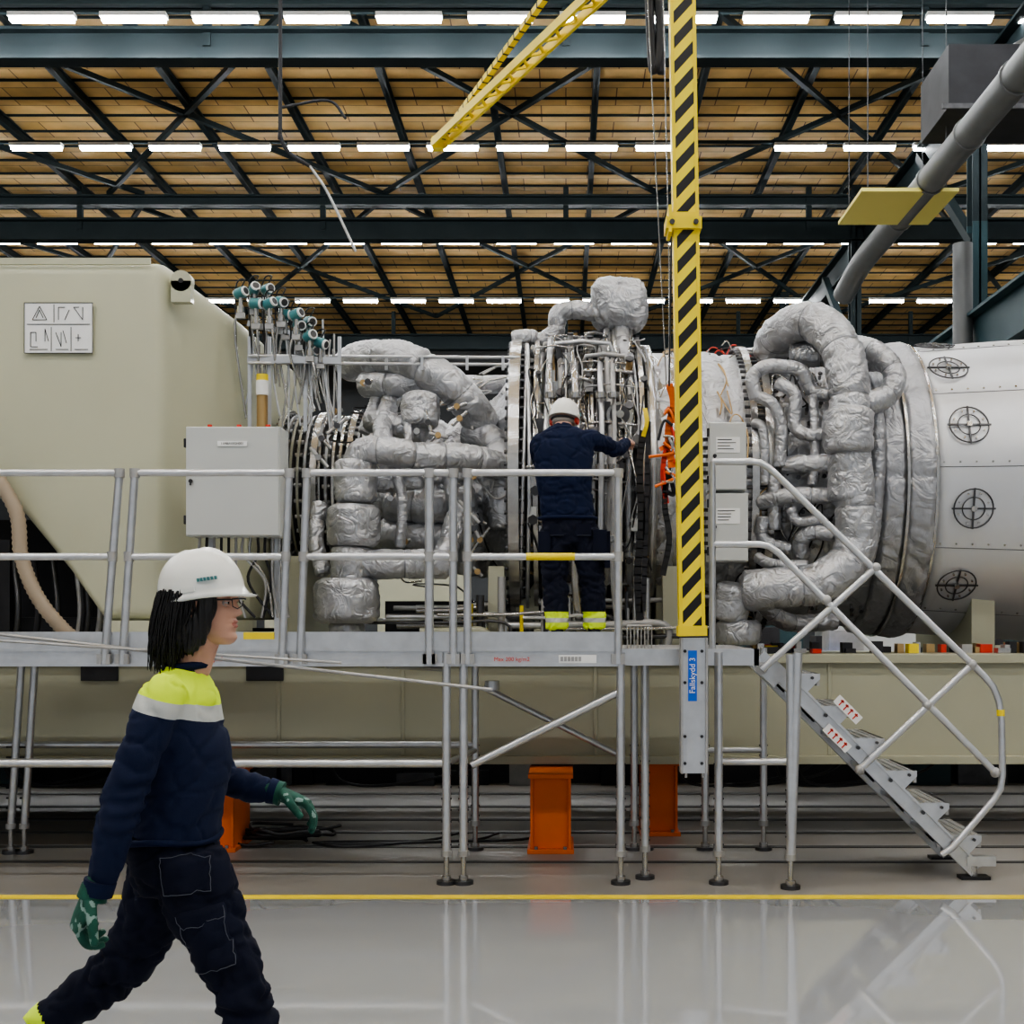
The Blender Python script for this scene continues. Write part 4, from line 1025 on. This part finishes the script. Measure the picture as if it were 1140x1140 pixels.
union('neck',[etube([w(228,700),w(221,722),w(211,745)],[(.048,.050),(.047,.050),(.054,.056)],(0,1,0),24)],.008,['skin'],Wm,3)
helmet(Mx,Wm,math.radians(-10),.0)
def hd(p,n):
    a=math.atan2(p.y-3.5,p.x-w(212,0).x);return .006*noise.noise(V((math.cos(a)*12,math.sin(a)*12,p.z*5)))+.0025*math.sin(a*46+4*noise.noise(p*9))
hp_=[etube([w(213,655),w(211,675),w(207,700),w(200,720),w(194,738)],[(.082,.074),(.088,.076),(.088,.070),(.076,.058),(.045,.034)],(0,1,0),36),
     etube([w(230,662,3.420),w(229,680,3.418),w(222,704,3.422),w(210,728,3.43)],[(.014,.026),(.016,.027),(.016,.026),(.010,.014)],(0,1,0),20),
     etube([w(230,662,3.580),w(229,680,3.582),w(222,704,3.578),w(210,728,3.57)],[(.014,.026),(.016,.027),(.016,.026),(.010,.014)],(0,1,0),20)]
union('hair',hp_,.0055,['hair'],Wm,3,hd)
b=MB();rnd=random.Random(77);hc=w(211,0,3.5)
for i in range(420):   # loose strands hanging from under the helmet over collar and shoulders
    a=rnd.uniform(1.12,2*math.pi-1.12)                     # angle around head, open at the face
    ca,sa=math.cos(a),math.sin(a);rr=rnd.uniform(.92,1.06)
    z0=w(0,rnd.uniform(656,668)).z;L=rnd.uniform(.13,.215)*(1.0 if ca<.1 else .85)
    pts=[];ph=rnd.random()*6;back=rnd.uniform(.0,.035)
    for k in range(6):
        t=k/5
        rx=(.078+.006*math.sin(t*3))*rr*(1-.22*t*t);ry=(.092+.004*math.sin(t*3))*rr*(1-.25*t*t)
        pts.append(V((hc.x+rx*ca-back*t-.012*t+.006*math.sin(ph+t*5)*t,3.5+ry*sa+.006*math.cos(ph+t*4)*t,z0-L*t)))
    C=catmull(pts,3);n=len(C);b.tube(C,[.0030*(1-.75*(q/n)**2) for q in range(n)],'hair',5)
b.build('hair_strands',Wm)
b=MB()
b.tube([Mx@V((.098,-.05,.122)),Mx@V((.03,-.084,.122)),Mx@V((-.01,-.092,.116))],.0022,'dark',6)
b.tube([Mx@V((.098,-.055,.124)),Mx@V((.106,-.03,.126)),Mx@V((.112,0,.126)),Mx@V((.106,.03,.126)),Mx@V((.098,.055,.124))],.0022,'dark',6)
b.tube([Mx@V((.098,-.056,.122)),Mx@V((.100,-.056,.104)),Mx@V((.106,-.035,.098)),Mx@V((.111,-.012,.106)),Mx@V((.112,-.004,.120))],.0015,'dark',6)
b.build('safety_glasses',Wm)

# ---- technician on platform
Tm=empty('technician');TD=8.55
u=lambda x,y,d=TD:W(x,y,d)
tor=etube([u(627,474,8.62),u(627,483,8.6),u(627,495,8.57),u(628,525),u(630,555),u(633,578)],[(.06,.06),(.15,.085),(.205,.115),(.195,.13),(.180,.125),(.185,.130)],(1,0,0),40)
aR=etube([u(650,491,8.58),u(660,490,8.62),u(674,495,8.75),u(685,500,8.86),u(692,497,8.98),u(697,493,9.08)],[(.07,.07),(.070,.070),(.060,.060),(.052,.052),(.048,.048),(.040,.040)],(0,0,1),26)
aL=etube([u(606,491,8.58),u(601,497,8.62),u(602,512,8.76),u(606,520,8.86),u(618,510,8.98),u(632,500,9.08)],[(.07,.07),(.068,.070),(.060,.060),(.054,.054),(.050,.050),(.042,.042)],(0,0,1),26)
union('jacket',[tor,aR,aL],.009,['navy'],Tm,4,folds(.009,[(u(685,500,8.86),.16,V((1,.6,0))),(u(632,560),.2,V((.1,0,1)))]),None)
pel=etube([u(633,572),u(634,590),u(637,606)],[(.178,.125),(.188,.135),(.17,.12)],(1,0,0),36)
lL=etube([u(618,590),u(617,615),u(618,645,8.52),u(619,675,8.5),u(620,700,8.5)],[(.10,.12),(.105,.115),(.090,.092),(.082,.085),(.078,.085)],(1,0,0),28)
lR=etube([u(651,590),u(655,615),u(659,645,8.55),u(661,675,8.55),u(662,700,8.55)],[(.10,.12),(.105,.115),(.090,.092),(.082,.085),(.078,.085)],(1,0,0),28)
M['ttrou']=band_mat('navy_trousers_with_hi_vis_hems',HV,[(u(0,693,8.5).z,RF),(u(0,688,8.5).z,HV),(u(0,681,8.5).z,NP)],0.0)
union('trousers',[pel,lL,lR],.009,['ttrou'],Tm,4,folds(.010,[(u(618,648),.2,V((0,0,1))),(u(660,648),.2,V((0,0,1)))]))
b=MB()
for (x,y,ww,hh) in((606,606,.040,.085),(668,604,.045,.085),(620,590,.05,.04),(650,590,.05,.04)):
    c=u(x,y,8.435);b.obox(c,V((ww,0,0)),V((0,.012,0)),V((0,0,hh)),'navyp');b.tube([c+V((-ww*.9,-.013,-hh*.9)),c+V((ww*.9,-.013,-hh*.9))],.0012,'stitch',5)
b.obox(u(676,612,8.5),V((.018,0,0)),V((0,.05,0)),V((0,0,.12)),'navyp')
b.tube([u(632,577,TD)+V((.190*math.cos(t),.133*math.sin(t),0)) for t in[k*math.pi/16 for k in range(33)]],.012,'navy',8,caps=False)
b.tube([u(627,478,8.61)+V((.072*math.cos(t),.07*math.sin(t),0)) for t in[k*math.pi/12 for k in range(25)]],.018,'navy',8,caps=False)
b.build('pockets_and_collar',Tm,bevel=.006)
boot(V((u(620,0,8.5).x,8.5,DZ)),(-.15,1,0),'boot',Tm);boot(V((u(662,0,8.55).x,8.55,DZ)),(.2,1,0),'boot_right',Tm)
union('hand_right',hand(u(698,492.5,9.1),(.3,1,.25),(-.5,.3,-1),(-1,0,.2),.9,1.0),.005,['skin'],Tm,2)
union('hand_left',hand(u(634,499,9.1),(.5,1,.2),(.3,.3,-1),(1,0,.2),.9,1.0),.005,['skin'],Tm,2)
ro=Matrix.Rotation(math.radians(72),3,'Z')@Matrix.Rotation(math.radians(16),3,'Y')
o,Mx=head('head',u(627,486,8.66)+V((0,0,.01)),ro,Tm,False,'hairg')
union('neck',[etube([u(627,468,8.66),u(627,482,8.62)],[(.058,.058),(.062,.062)],(1,0,0),24)],.01,['skin'],Tm,2)
helmet(Mx,Tm,math.radians(-4),-.004)
b=MB();b.sphere(Mx@V((-.028,0,.095)),.076,'hairg',20,12,(1,1,.6))
for sg in(-1,1): b.cyl(Mx@V((0,sg*.078,.1)),Mx@V((0,sg*.098,.1)),.026,'red',16)
b.build('hair_and_ear_defenders',Tm)

# ------------------------------------------------------------------ world, camera
wd=bpy.data.worlds.new('World');bpy.context.scene.world=wd;wd.use_nodes=True
bg=wd.node_tree.nodes['Background'];bg.inputs[0].default_value=(.90,.95,1,1);bg.inputs[1].default_value=.5
try:
    bpy.context.scene.view_settings.look='AgX - Medium High Contrast'
except Exception as e: print(e)
cam=bpy.data.cameras.new('camera');co=bpy.data.objects.new('camera',cam);bpy.context.collection.objects.link(co)
co.location=(0,0,HC);co.rotation_euler=(math.radians(90),0,0)
cam.lens=45;cam.sensor_width=36;cam.shift_x=-(VX-570)/1140;cam.shift_y=(VY-570)/1140;cam.clip_end=200
bpy.context.scene.camera=co
